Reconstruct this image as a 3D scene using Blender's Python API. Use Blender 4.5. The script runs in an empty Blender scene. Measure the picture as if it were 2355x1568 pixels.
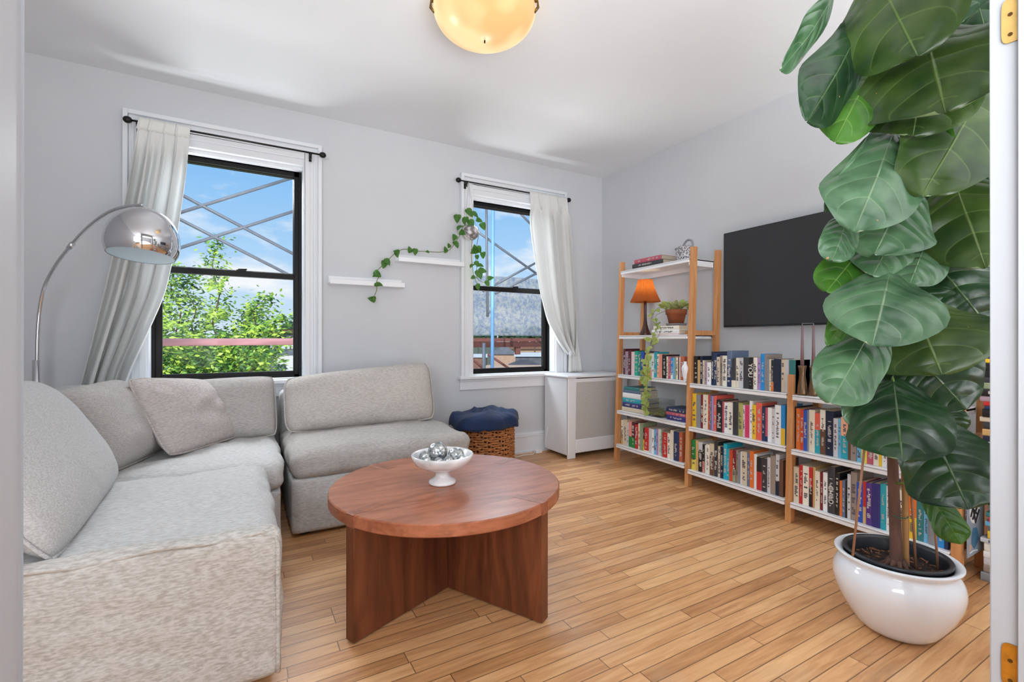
import bpy, bmesh, math, random
from mathutils import Vector, Matrix, noise
sc = bpy.context.scene
C = sc.collection
PI = math.pi

# ------------------------------------------------------------------ camera
HC = 1.05; FPX = 1079.5; CX = 1177.5; CY = 782.0
ANG = math.radians(29.56)
FW = (math.sin(ANG), math.cos(ANG)); RT = (math.cos(ANG), -math.sin(ANG))
cam_data = bpy.data.cameras.new('camera')
cam = bpy.data.objects.new('camera', cam_data); C.objects.link(cam)
cam.location = (0, 0, HC); cam.rotation_euler = (PI/2, 0, -ANG)
cam_data.sensor_width = 36; cam_data.lens = FPX/2355*36; cam_data.shift_y = -2/2355
cam_data.clip_start = 0.02; cam_data.clip_end = 2000
sc.camera = cam
sc.view_settings.view_transform = 'Standard'; sc.view_settings.look = 'None'
sc.view_settings.gamma = 1; sc.view_settings.use_curve_mapping = False
sc.view_settings.exposure = 0.10
sc.cycles.max_bounces = 10; sc.cycles.diffuse_bounces = 5; sc.cycles.glossy_bounces = 4
sc.cycles.transmission_bounces = 8; sc.cycles.transparent_max_bounces = 12
sc.cycles.sample_clamp_indirect = 6; sc.cycles.caustics_refractive = False; sc.cycles.caustics_reflective = False

def ray(x, y):
    u = (x-CX)/FPX; v = (CY-y)/FPX
    return Vector((FW[0]+u*RT[0], FW[1]+u*RT[1], v))
def at(x, y, d=None, X=None, Y=None, Z=None):
    D = ray(x, y)
    if X is not None: t = X/D.x
    elif Y is not None: t = Y/D.y
    elif Z is not None: t = (Z-HC)/D.z
    else: t = d
    return Vector((0, 0, HC)) + D*t

def L(r, g=None, b=None):
    if g is None: g = b = r
    def f(v):
        v /= 255
        return v/12.92 if v <= .04045 else ((v+.055)/1.055)**2.4
    return (f(r), f(g), f(b), 1)

# ------------------------------------------------------------------ world: blue sky with drifting clouds
w = bpy.data.worlds.new('sky'); sc.world = w; w.use_nodes = True
nt = w.node_tree; nt.nodes.clear(); N = nt.nodes; K = nt.links
out = N.new('ShaderNodeOutputWorld'); bg = N.new('ShaderNodeBackground'); K.new(bg.outputs[0], out.inputs[0])
tc = N.new('ShaderNodeTexCoord'); sx = N.new('ShaderNodeSeparateXYZ'); K.new(tc.outputs['Generated'], sx.inputs[0])
rmp = N.new('ShaderNodeValToRGB'); K.new(sx.outputs[2], rmp.inputs[0])
e = rmp.color_ramp.elements
e[0].position = 0.0; e[0].color = L(214, 228, 240); e[1].position = 0.55; e[1].color = L(104, 166, 230)
for p, c in ((.06, L(196, 220, 242)), (.16, L(170, 208, 243)), (.3, L(136, 190, 240))):
    q = e.new(p); q.color = c
mp = N.new('ShaderNodeMapping'); mp.inputs['Scale'].default_value = (3.2, 3.2, 8.5); mp.inputs['Location'].default_value = (1.3, .4, 2.1)
K.new(tc.outputs['Generated'], mp.inputs[0])
nz = N.new('ShaderNodeTexNoise'); nz.inputs['Scale'].default_value = 1.5; nz.inputs['Detail'].default_value = 7; nz.inputs['Roughness'].default_value = .55
K.new(mp.outputs[0], nz.inputs[0])
cr = N.new('ShaderNodeValToRGB'); cr.color_ramp.elements[0].position = .52; cr.color_ramp.elements[1].position = .68
K.new(nz.outputs[0], cr.inputs[0])
mx = N.new('ShaderNodeMix'); mx.data_type = 'RGBA'; K.new(cr.outputs[0], mx.inputs[0]); K.new(rmp.outputs[0], mx.inputs[6]); mx.inputs[7].default_value = L(242, 244, 248)
K.new(mx.outputs[2], bg.inputs[0]); bg.inputs[1].default_value = 1.0

def light(name, kind, loc, energy, color=(1, 1, 1), size=None, size_y=None, target=None, spread=None):
    d = bpy.data.lights.new(name, kind); d.energy = energy; d.color = color
    if kind == 'AREA':
        d.shape = 'RECTANGLE'; d.size = size; d.size_y = size_y or size
        if spread: d.spread = spread
    elif kind == 'POINT': d.shadow_soft_size = size or .05
    o = bpy.data.objects.new(name, d); C.objects.link(o); o.location = loc
    if target is not None: o.rotation_euler = (Vector(target)-Vector(loc)).to_track_quat('-Z', 'Y').to_euler()
    return o
sun = light('sun', 'SUN', (-5, -8, 14), 3.4, (1, .96, .9)); sun.data.angle = .01
sun.rotation_euler = (Vector((.45, .62, -.72))).to_track_quat('-Z', 'Y').to_euler()
# soft fill lights added unseen behind the doorway, one aimed up at the ceiling
light('hall_fill_light', 'AREA', (-.6, -2.3, 1.55), 98, (.90, .955, 1), 3.0, 2.0, target=(3.2, 1.2, .8))
light('side_fill_light', 'AREA', (-1.15, -.75, 1.6), 15, (.92, .955, 1), 1.3, 1.0, target=(3.2, 2.3, 1.75), spread=1.5)
light('ceiling_fill_light', 'AREA', (.8, -1.5, .7), 98, (.93, .97, 1), 2.8, 1.4, target=(1.2, -.2, 2.72), spread=2.1)
for wx, ww, en in ((-.08, 1.1, 1.0), (2.17, 1.0, .8)):
    light('window_fill_high', 'AREA', (wx, 4.75, 2.75), 100*en, (.93, .97, 1), ww+.4, .9, target=(wx+1.2 if wx < 0 else wx+.3, 2.5, 1.0))  # unseen fill added above the window view to strengthen the daylight
    light('window_fill_low', 'AREA', (wx, 4.6, .22), 46*en, (.97, .98, 1), ww, .6, target=(wx, 2.3, 2.72))  # unseen fill added below the sill to brighten the ceiling

# ------------------------------------------------------------------ materials
MATS = {}
def newmat(name):
    m = bpy.data.materials.new(name); m.use_nodes = True
    return m, m.node_tree.nodes, m.node_tree.links, m.node_tree.nodes['Principled BSDF']
def P(name, col, rough=.6, metal=0, spec=.5, **kw):
    if name in MATS: return MATS[name]
    m, n, l, b = newmat(name)
    b.inputs['Base Color'].default_value = col; b.inputs['Roughness'].default_value = rough
    b.inputs['Metallic'].default_value = metal; b.inputs['Specular IOR Level'].default_value = spec
    if kw.get('trans'): b.inputs['Transmission Weight'].default_value = kw['trans']; b.inputs['IOR'].default_value = kw.get('ior', 1.45)
    if kw.get('coat'): b.inputs['Coat Weight'].default_value = kw['coat']; b.inputs['Coat Roughness'].default_value = .08
    if kw.get('sss'): b.inputs['Subsurface Weight'].default_value = kw['sss']
    if kw.get('var') or kw.get('bump'):
        t = n.new('ShaderNodeTexCoord'); mpn = n.new('ShaderNodeMapping'); l.new(t.outputs['Object'], mpn.inputs[0])
        mpn.inputs['Scale'].default_value = kw.get('stretch', (1, 1, 1))
        nzn = n.new('ShaderNodeTexNoise'); nzn.inputs['Scale'].default_value = kw.get('scale', 20); nzn.inputs['Detail'].default_value = kw.get('detail', 5)
        l.new(mpn.outputs[0], nzn.inputs[0])
        if kw.get('var'):
            v = kw['var']; rr = n.new('ShaderNodeValToRGB'); rr.color_ramp.elements[0].position = kw.get('lo', .3); rr.color_ramp.elements[1].position = kw.get('hi', .7)
            c2 = kw.get('col2')
            rr.color_ramp.elements[0].color = c2 if c2 else tuple(x*(1-v) for x in col[:3])+(1,)
            rr.color_ramp.elements[1].color = col
            l.new(nzn.outputs[0], rr.inputs[0]); l.new(rr.outputs[0], b.inputs['Base Color'])
        if kw.get('bump'):
            bn = n.new('ShaderNodeBump'); bn.inputs['Strength'].default_value = kw['bump']; bn.inputs['Distance'].default_value = kw.get('bd', .01)
            l.new(nzn.outputs[0], bn.inputs['Height']); l.new(bn.outputs[0], b.inputs['Normal'])
    MATS[name] = m
    return m

WALL = P('wall_paint', L(206, 208, 212), .75, var=.03, scale=3, bump=.04, bd=.004)
CEIL = P('ceiling_paint', L(232, 235, 238), .8, var=.02, scale=2)
TRIM = P('white_gloss_trim', L(228, 230, 234), .35)
DOORT = P('door_frame_paint', L(176, 179, 184), .4)
BLACKF = P('black_window_paint', L(13, 10, 10), .4, spec=.25)
WHITE = P('white_shelf_lacquer', L(236, 237, 240), .35)
IRON = P('black_iron', L(28, 25, 24), .4, .4)
CHROME = P('chrome', L(215, 215, 218), .06, 1)
POTW = P('white_glaze', L(226, 231, 238), .12, coat=.6)
PLASTIC = P('black_nursery_plastic', L(34, 37, 42), .35)
TERRA = P('terracotta', L(150, 82, 48), .7, var=.25, scale=14)
NAVY = P('navy_velvet', L(18, 46, 88), .85, var=.4, scale=9)
NAVY.node_tree.nodes['Principled BSDF'].inputs['Sheen Weight'].default_value = .06
SOIL = P('dark_soil', L(52, 32, 24), .95, var=.75, scale=90, bump=1.0, bd=.012, lo=.38, hi=.62)
BRASS = P('painted_brass', L(214, 178, 106), .35, .35, var=.2, scale=40)
BRASS2 = P('worn_orange_brass', L(196, 128, 34), .35, .3, var=.35, scale=60)
RUST = P('rusty_steel', L(128, 76, 66), .8, var=.45, scale=25, stretch=(.4, 2, 2))
STEEL = P('scaffold_steel', L(112, 116, 124), .55, .3, var=.2, scale=6)
BLUEPIPE = P('pale_blue_pipe', L(98, 142, 186), .6)
BAMBOO = P('bamboo', L(186, 140, 88), .5, var=.25, scale=9, stretch=(3, 3, .6))
STAKE = P('thin_brown_stake', L(156, 112, 84), .6)
BARK = P('ficus_bark', L(110, 78, 66), .85, var=.5, scale=34, stretch=(1, 1, .35), bump=.6, bd=.006)
BRONZE = P('bronze_wood', L(136, 104, 74), .28, .45, var=.45, scale=8, stretch=(4, 4, .5))
CANDLE = P('mauve_wax', L(132, 106, 110), .4)
SWMETAL = P('thin_steel_clip', L(160, 160, 165), .25, 1)
SCREEN = P('tv_screen', L(44, 45, 47), .32, spec=.5)
BEZEL = P('tv_bezel', L(20, 21, 25), .25)

def woodmat(name, c1, c2, axis_scale, scale=6, rough=.35, bump=.05, dist=1.5):
    if name in MATS: return MATS[name]
    m, n, l, b = newmat(name)
    t = n.new('ShaderNodeTexCoord'); mpn = n.new('ShaderNodeMapping'); l.new(t.outputs['Object'], mpn.inputs[0]); mpn.inputs['Scale'].default_value = axis_scale
    nz1 = n.new('ShaderNodeTexNoise'); nz1.inputs['Scale'].default_value = scale; nz1.inputs['Detail'].default_value = 8; nz1.inputs['Distortion'].default_value = dist
    l.new(mpn.outputs[0], nz1.inputs[0])
    nz2 = n.new('ShaderNodeTexNoise'); nz2.inputs['Scale'].default_value = scale*7; nz2.inputs['Detail'].default_value = 4; l.new(mpn.outputs[0], nz2.inputs[0])
    ad = n.new('ShaderNodeMath'); ad.operation = 'MULTIPLY_ADD'; l.new(nz2.outputs[0], ad.inputs[0]); ad.inputs[1].default_value = .3; l.new(nz1.outputs[0], ad.inputs[2])
    rr = n.new('ShaderNodeValToRGB'); rr.color_ramp.elements[0].position = .42; rr.color_ramp.elements[1].position = .86
    rr.color_ramp.elements[0].color = c2; rr.color_ramp.elements[1].color = c1
    l.new(ad.outputs[0], rr.inputs[0]); l.new(rr.outputs[0], b.inputs['Base Color']); b.inputs['Roughness'].default_value = rough
    bn = n.new('ShaderNodeBump'); bn.inputs['Strength'].default_value = bump; bn.inputs['Distance'].default_value = .003
    l.new(ad.outputs[0], bn.inputs['Height']); l.new(bn.outputs[0], b.inputs['Normal'])
    MATS[name] = m; return m
TABLEW = woodmat('cherry_stained_top', L(184, 116, 84), L(132, 72, 46), (1.2, 7, 7), 2.2, .3, .03)
TABLEL = woodmat('cherry_stained_leg', L(128, 72, 44), L(74, 36, 20), (7, 7, .9), 1.6, .38, .05)
POST = woodmat('honey_beech', L(214, 158, 106), L(184, 122, 72), (9, 9, .8), 3, .45, .02)
WICKER = P('wicker', L(200, 132, 78), .6, var=.5, scale=70, bump=.4, bd=.004)
MARBLE = P('white_marble', L(236, 236, 238), .2, var=.35, scale=5, detail=9, lo=.36, hi=.5, coat=.4)

def floor_mat():
    m, n, l, b = newmat('strip_oak_floor')
    t = n.new('ShaderNodeTexCoord'); s = n.new('ShaderNodeSeparateXYZ'); l.new(t.outputs['Object'], s.inputs[0])
    def M(op, a, bb=None, c=None):
        q = n.new('ShaderNodeMath'); q.operation = op
        for i, v in enumerate((a, bb, c)):
            if v is None: continue
            if isinstance(v, (int, float)): q.inputs[i].default_value = v
            else: l.new(v, q.inputs[i])
        return q.outputs[0]
    W = .0575
    yr = M('DIVIDE', s.outputs[1], W); row = M('FLOOR', yr); fy = M('FRACT', yr)
    wn = n.new('ShaderNodeTexWhiteNoise'); wn.noise_dimensions = '1D'; l.new(row, wn.inputs['W'])
    ln = M('MULTIPLY_ADD', wn.outputs[0], .55, .55)
    wn2 = n.new('ShaderNodeTexWhiteNoise'); wn2.noise_dimensions = '1D'; l.new(M('ADD', row, 51.3), wn2.inputs['W'])
    xr = M('DIVIDE', M('MULTIPLY_ADD', wn2.outputs[0], 2.0, s.outputs[0]), ln)
    cell = M('FLOOR', xr); fx = M('MULTIPLY', M('FRACT', xr), ln)
    cb = n.new('ShaderNodeCombineXYZ'); l.new(row, cb.inputs[0]); l.new(cell, cb.inputs[1])
    wn3 = n.new('ShaderNodeTexWhiteNoise'); wn3.noise_dimensions = '2D'; l.new(cb.outputs[0], wn3.inputs[0])
    # grain
    mpn = n.new('ShaderNodeMapping'); mpn.inputs['Scale'].default_value = (2.2, 26, 1)
    cb2 = n.new('ShaderNodeCombineXYZ'); l.new(M('ADD', s.outputs[0], M('MULTIPLY', wn3.outputs[0], 13.0)), cb2.inputs[0]); l.new(s.outputs[1], cb2.inputs[1]); l.new(mpn.outputs[0], mpn.inputs[0]) if False else l.new(cb2.outputs[0], mpn.inputs[0])
    g = n.new('ShaderNodeTexNoise'); g.inputs['Scale'].default_value = 2.2; g.inputs['Detail'].default_value = 8; g.inputs['Distortion'].default_value = .8; l.new(mpn.outputs[0], g.inputs[0])
    rr = n.new('ShaderNodeValToRGB'); e = rr.color_ramp.elements
    e[0].position = 0; e[0].color = L(168, 117, 74); e[1].position = 1; e[1].color = L(230, 183, 132)
    q = e.new(.5); q.color = L(206, 153, 104)
    v = M('ADD', M('MULTIPLY', wn3.outputs[0], .62), M('MULTIPLY', M('SUBTRACT', g.outputs[0], .5), 1.3)); v = M('ADD', v, .2)
    l.new(v, rr.inputs[0])
    # worn blotches
    bl = n.new('ShaderNodeTexNoise'); bl.inputs['Scale'].default_value = 3.2; bl.inputs['Detail'].default_value = 6; l.new(t.outputs['Object'], bl.inputs[0])
    br = n.new('ShaderNodeValToRGB'); br.color_ramp.elements[0].position = .56; br.color_ramp.elements[1].position = .74
    br.color_ramp.elements[0].color = (0, 0, 0, 1); br.color_ramp.elements[1].color = (.45, .45, .45, 1); l.new(bl.outputs[0], br.inputs[0])
    mxb = n.new('ShaderNodeMix'); mxb.data_type = 'RGBA'; l.new(br.outputs[0], mxb.inputs[0]); l.new(rr.outputs[0], mxb.inputs[6]); mxb.inputs[7].default_value = L(200, 168, 138)
    gy = M('MAXIMUM', M('LESS_THAN', fy, .03), M('GREATER_THAN', fy, .97)); gx = M('LESS_THAN', fx, .0032)
    gap = M('MAXIMUM', gy, gx)
    mxc = n.new('ShaderNodeMix'); mxc.data_type = 'RGBA'; l.new(M('MULTIPLY', gap, .72), mxc.inputs[0]); l.new(mxb.outputs[2], mxc.inputs[6]); mxc.inputs[7].default_value = L(72, 42, 24)
    l.new(mxc.outputs[2], b.inputs['Base Color'])
    rn = M('MULTIPLY_ADD', g.outputs[0], .25, .24); l.new(rn, b.inputs['Roughness'])
    bn = n.new('ShaderNodeBump'); bn.inputs['Strength'].default_value = .25; bn.inputs['Distance'].default_value = .002
    l.new(M('SUBTRACT', M('MULTIPLY', g.outputs[0], .3), gap), bn.inputs['Height']); l.new(bn.outputs[0], b.inputs['Normal'])
    return m
FLOOR = floor_mat()

def fabric(name, c1, c2, slub=(1, 1, 1), bump=.6, sc1=110):
    m, n, l, b = newmat(name)
    t = n.new('ShaderNodeTexCoord'); mpn = n.new('ShaderNodeMapping'); l.new(t.outputs['Object'], mpn.inputs[0]); mpn.inputs['Scale'].default_value = slub
    a = n.new('ShaderNodeTexNoise'); a.inputs['Scale'].default_value = sc1; a.inputs['Detail'].default_value = 4; l.new(mpn.outputs[0], a.inputs[0])
    d = n.new('ShaderNodeTexNoise'); d.inputs['Scale'].default_value = 5; d.inputs['Detail'].default_value = 4; d.inputs['Distortion'].default_value = .6; l.new(t.outputs['Object'], d.inputs[0])
    rr = n.new('ShaderNodeValToRGB'); rr.color_ramp.elements[0].position = .34; rr.color_ramp.elements[1].position = .62
    rr.color_ramp.elements[0].color = c2; rr.color_ramp.elements[1].color = c1; l.new(a.outputs[0], rr.inputs[0])
    l.new(rr.outputs[0], b.inputs['Base Color']); b.inputs['Roughness'].default_value = .95; b.inputs['Specular IOR Level'].default_value = .15
    b1 = n.new('ShaderNodeBump'); b1.inputs['Strength'].default_value = bump; b1.inputs['Distance'].default_value = .0018; l.new(a.outputs[0], b1.inputs['Height'])
    b2 = n.new('ShaderNodeBump'); b2.inputs['Strength'].default_value = .6; b2.inputs['Distance'].default_value = .03; l.new(d.outputs[0], b2.inputs['Height']); l.new(b1.outputs[0], b2.inputs['Normal'])
    l.new(b2.outputs[0], b.inputs['Normal']); MATS[name] = m
    return m
LINEN = fabric('oatmeal_linen', L(208, 208, 208), L(182, 181, 179), (.2, .9, 1.3), .5, 240)
LINEN2 = fabric('oatmeal_linen_slub', L(208, 206, 202), L(176, 171, 164), (.32, 1, 1.1), .8, 170)
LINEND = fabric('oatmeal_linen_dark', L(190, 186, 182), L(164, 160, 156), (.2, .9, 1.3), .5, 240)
LINENW = fabric('oatmeal_linen_warm', L(204, 199, 194), L(176, 170, 164), (.2, .9, 1.3), .5, 240)
LINENP = fabric('oatmeal_linen_pinkish', L(200, 192, 188), L(174, 166, 163), (.3, .3, 1.2), .5, 220)

def clothmat():
    m, n, l, b = newmat('sheer_white_curtain')
    b.inputs['Base Color'].default_value = L(238, 238, 236); b.inputs['Roughness'].default_value = .8
    tr = n.new('ShaderNodeBsdfTranslucent'); tr.inputs[0].default_value = L(236, 238, 240)
    mxs = n.new('ShaderNodeMixShader'); mxs.inputs[0].default_value = .28
    o = n['Material Output']; l.new(b.outputs[0], mxs.inputs[1]); l.new(tr.outputs[0], mxs.inputs[2]); l.new(mxs.outputs[0], o.inputs[0])
    return m
CURT = clothmat()

def glassmat(name, tint, refl=.06):
    m, n, l, b = newmat(name); n.remove(b)
    g = n.new('ShaderNodeBsdfGlossy'); g.inputs['Roughness'].default_value = .02
    t = n.new('ShaderNodeBsdfTransparent'); t.inputs[0].default_value = tint
    mxs = n.new('ShaderNodeMixShader'); mxs.inputs[0].default_value = refl
    l.new(t.outputs[0], mxs.inputs[1]); l.new(g.outputs[0], mxs.inputs[2]); l.new(mxs.outputs[0], n['Material Output'].inputs[0])
    return m
PANE = glassmat('window_glass', (.98, .99, .99, 1), .004)
VGLASS = glassmat('clear_vase_glass', (.96, .975, .98, 1), .10)

def emis(name, c, s, noisy=None, c2=None):
    m, n, l, b = newmat(name)
    b.inputs['Base Color'].default_value = tuple(x*.35 for x in c[:3])+(1,); b.inputs['Emission Color'].default_value = c; b.inputs['Emission Strength'].default_value = s
    if noisy:
        t = n.new('ShaderNodeTexCoord'); z = n.new('ShaderNodeTexNoise'); z.inputs['Scale'].default_value = noisy; z.inputs['Detail'].default_value = 1; l.new(t.outputs['Object'], z.inputs[0])
        rr = n.new('ShaderNodeValToRGB'); rr.color_ramp.elements[0].position = .38; rr.color_ramp.elements[1].position = .64; rr.color_ramp.elements[0].color = c2; rr.color_ramp.elements[1].color = c
        l.new(z.outputs[0], rr.inputs[0]); l.new(rr.outputs[0], b.inputs['Emission Color'])
    b.inputs['Roughness'].default_value = .25
    return m

def leafmat(name, c1, c2, vein, under, rough=.32, nv=6.5, pale=None, bumpd=.009, var=None):
    """two sided leaf: upper face with a raised midrib and curved side veins, paler underside"""
    m, n, l, b = newmat(name)
    def M(op, a, bb=None, c=None):
        q = n.new('ShaderNodeMath'); q.operation = op
        for i, v in enumerate((a, bb, c)):
            if v is None: continue
            if isinstance(v, (int, float)): q.inputs[i].default_value = v
            else: l.new(v, q.inputs[i])
        return q.outputs[0]
    uv = n.new('ShaderNodeUVMap'); s = n.new('ShaderNodeSeparateXYZ'); l.new(uv.outputs[0], s.inputs[0])
    a = M('ABSOLUTE', M('SUBTRACT', s.outputs[0], .5)); a = M('MULTIPLY', a, 2)
    t = s.outputs[1]
    mid = M('SUBTRACT', 1, M('MINIMUM', M('DIVIDE', a, .03), 1))
    k = M('MULTIPLY', M('SUBTRACT', t, M('ADD', M('MULTIPLY', a, .08), M('MULTIPLY', M('POWER', a, 2.3), .24))), nv)
    fr = M('ABSOLUTE', M('SUBTRACT', M('FRACT', k), .5))
    sv = M('SUBTRACT', 1, M('MINIMUM', M('DIVIDE', M('SUBTRACT', .5, fr), .045), 1))
    sv = M('MULTIPLY', M('MULTIPLY', sv, M('SUBTRACT', 1, M('POWER', a, 4.0))), M('LESS_THAN', t, .9))
    vm = M('MINIMUM', M('ADD', mid, M('MULTIPLY', sv, .55)), 1)
    tx = n.new('ShaderNodeTexCoord'); z = n.new('ShaderNodeTexNoise'); z.inputs['Scale'].default_value = 9; z.inputs['Detail'].default_value = 4; l.new(tx.outputs['Object'], z.inputs[0])
    rr = n.new('ShaderNodeValToRGB'); rr.color_ramp.elements[0].position = .35; rr.color_ramp.elements[1].position = .68; rr.color_ramp.elements[0].color = c1; rr.color_ramp.elements[1].color = c2
    l.new(z.outputs[0], rr.inputs[0]); base = rr.outputs[0]
    if pale:
        pr = n.new('ShaderNodeValToRGB'); pr.color_ramp.elements[0].position = pale[1]; pr.color_ramp.elements[1].position = pale[1]+.06; l.new(z.outputs[0], pr.inputs[0])
        mp_ = n.new('ShaderNodeMix'); mp_.data_type = 'RGBA'; l.new(pr.outputs[0], mp_.inputs[0]); l.new(base, mp_.inputs[6]); mp_.inputs[7].default_value = pale[0]; base = mp_.outputs[2]
    z2 = n.new('ShaderNodeTexNoise'); z2.inputs['Scale'].default_value = 26; z2.inputs['Detail'].default_value = 3; l.new(tx.outputs['Object'], z2.inputs[0])
    sp_m = M('MULTIPLY', M('GREATER_THAN', z2.outputs[0], .735), M('GREATER_THAN', M('ADD', a, t), 1.1))
    mb_ = n.new('ShaderNodeMix'); mb_.data_type = 'RGBA'; l.new(sp_m, mb_.inputs[0]); l.new(base, mb_.inputs[6]); mb_.inputs[7].default_value = L(172, 132, 84); base = mb_.outputs[2]
    mxv = n.new('ShaderNodeMix'); mxv.data_type = 'RGBA'; l.new(M('MULTIPLY', vm, .42), mxv.inputs[0]); l.new(base, mxv.inputs[6]); mxv.inputs[7].default_value = vein
    geo = n.new('ShaderNodeNewGeometry')
    mxu = n.new('ShaderNodeMix'); mxu.data_type = 'RGBA'; l.new(geo.outputs['Backfacing'], mxu.inputs[0]); l.new(mxv.outputs[2], mxu.inputs[6]); mxu.inputs[7].default_value = under
    l.new(mxu.outputs[2], b.inputs['Base Color']); b.inputs['Roughness'].default_value = rough
    pill = M('MULTIPLY', M('SINE', M('MULTIPLY', M('FRACT', k), PI)), .8)   # quilting between the veins
    bn = n.new('ShaderNodeBump'); bn.inputs['Strength'].default_value = .6; bn.inputs['Distance'].default_value = bumpd
    l.new(M('ADD', M('MULTIPLY', M('MULTIPLY', pill, M('LESS_THAN', t, .86)), M('SUBTRACT', 1, M('POWER', a, 3.0))), M('ADD', M('MULTIPLY', z.outputs[0], .8), M('MULTIPLY', mid, .3))), bn.inputs['Height'])
    l.new(bn.outputs[0], b.inputs['Normal'])
    trn = n.new('ShaderNodeBsdfTranslucent'); l.new(mxu.outputs[2], trn.inputs[0]); mxs = n.new('ShaderNodeMixShader'); mxs.inputs[0].default_value = .12
    l.new(b.outputs[0], mxs.inputs[1]); l.new(trn.outputs[0], mxs.inputs[2]); l.new(mxs.outputs[0], n['Material Output'].inputs[0])
    MATS[name] = m; return m
FICUS = [leafmat('ficus_leaf_mid', L(34, 60, 22), L(68, 92, 38), L(138, 164, 92), L(126, 146, 104), .36, 4.6),
         leafmat('ficus_leaf_dark', L(18, 42, 24), L(36, 68, 36), L(112, 142, 84), L(110, 134, 100), .28, 5),
         leafmat('ficus_leaf_glossy', L(44, 80, 50), L(88, 124, 88), L(160, 184, 142), L(130, 150, 120), .2, 5.5),
         leafmat('ficus_leaf_bright', L(42, 84, 20), L(72, 120, 36), L(150, 186, 90), L(128, 160, 90), .38, 5)]
FICUS[2].node_tree.nodes['Principled BSDF'].inputs['Specular IOR Level'].default_value = .9; FICUS[2].node_tree.nodes['Principled BSDF'].inputs['Roughness'].default_value = .3
POTHOS = leafmat('pothos_leaf', L(44, 96, 30), L(98, 150, 52), L(150, 180, 96), L(120, 156, 90), .35, 5, bumpd=.004)
POTHOSV = leafmat('variegated_leaf', L(140, 160, 72), L(196, 202, 116), L(206, 206, 150), L(190, 196, 140), .45, 5, pale=(L(238, 232, 184), .44), bumpd=.003)
VINE = P('vine_stem', L(104, 116, 62), .6)
TREEL = [P('tree_leaf_light', L(172, 200, 70), .5, sss=0), P('tree_leaf_mid', L(110, 156, 52), .5), P('tree_leaf_dark', L(52, 92, 40), .5)]

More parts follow.
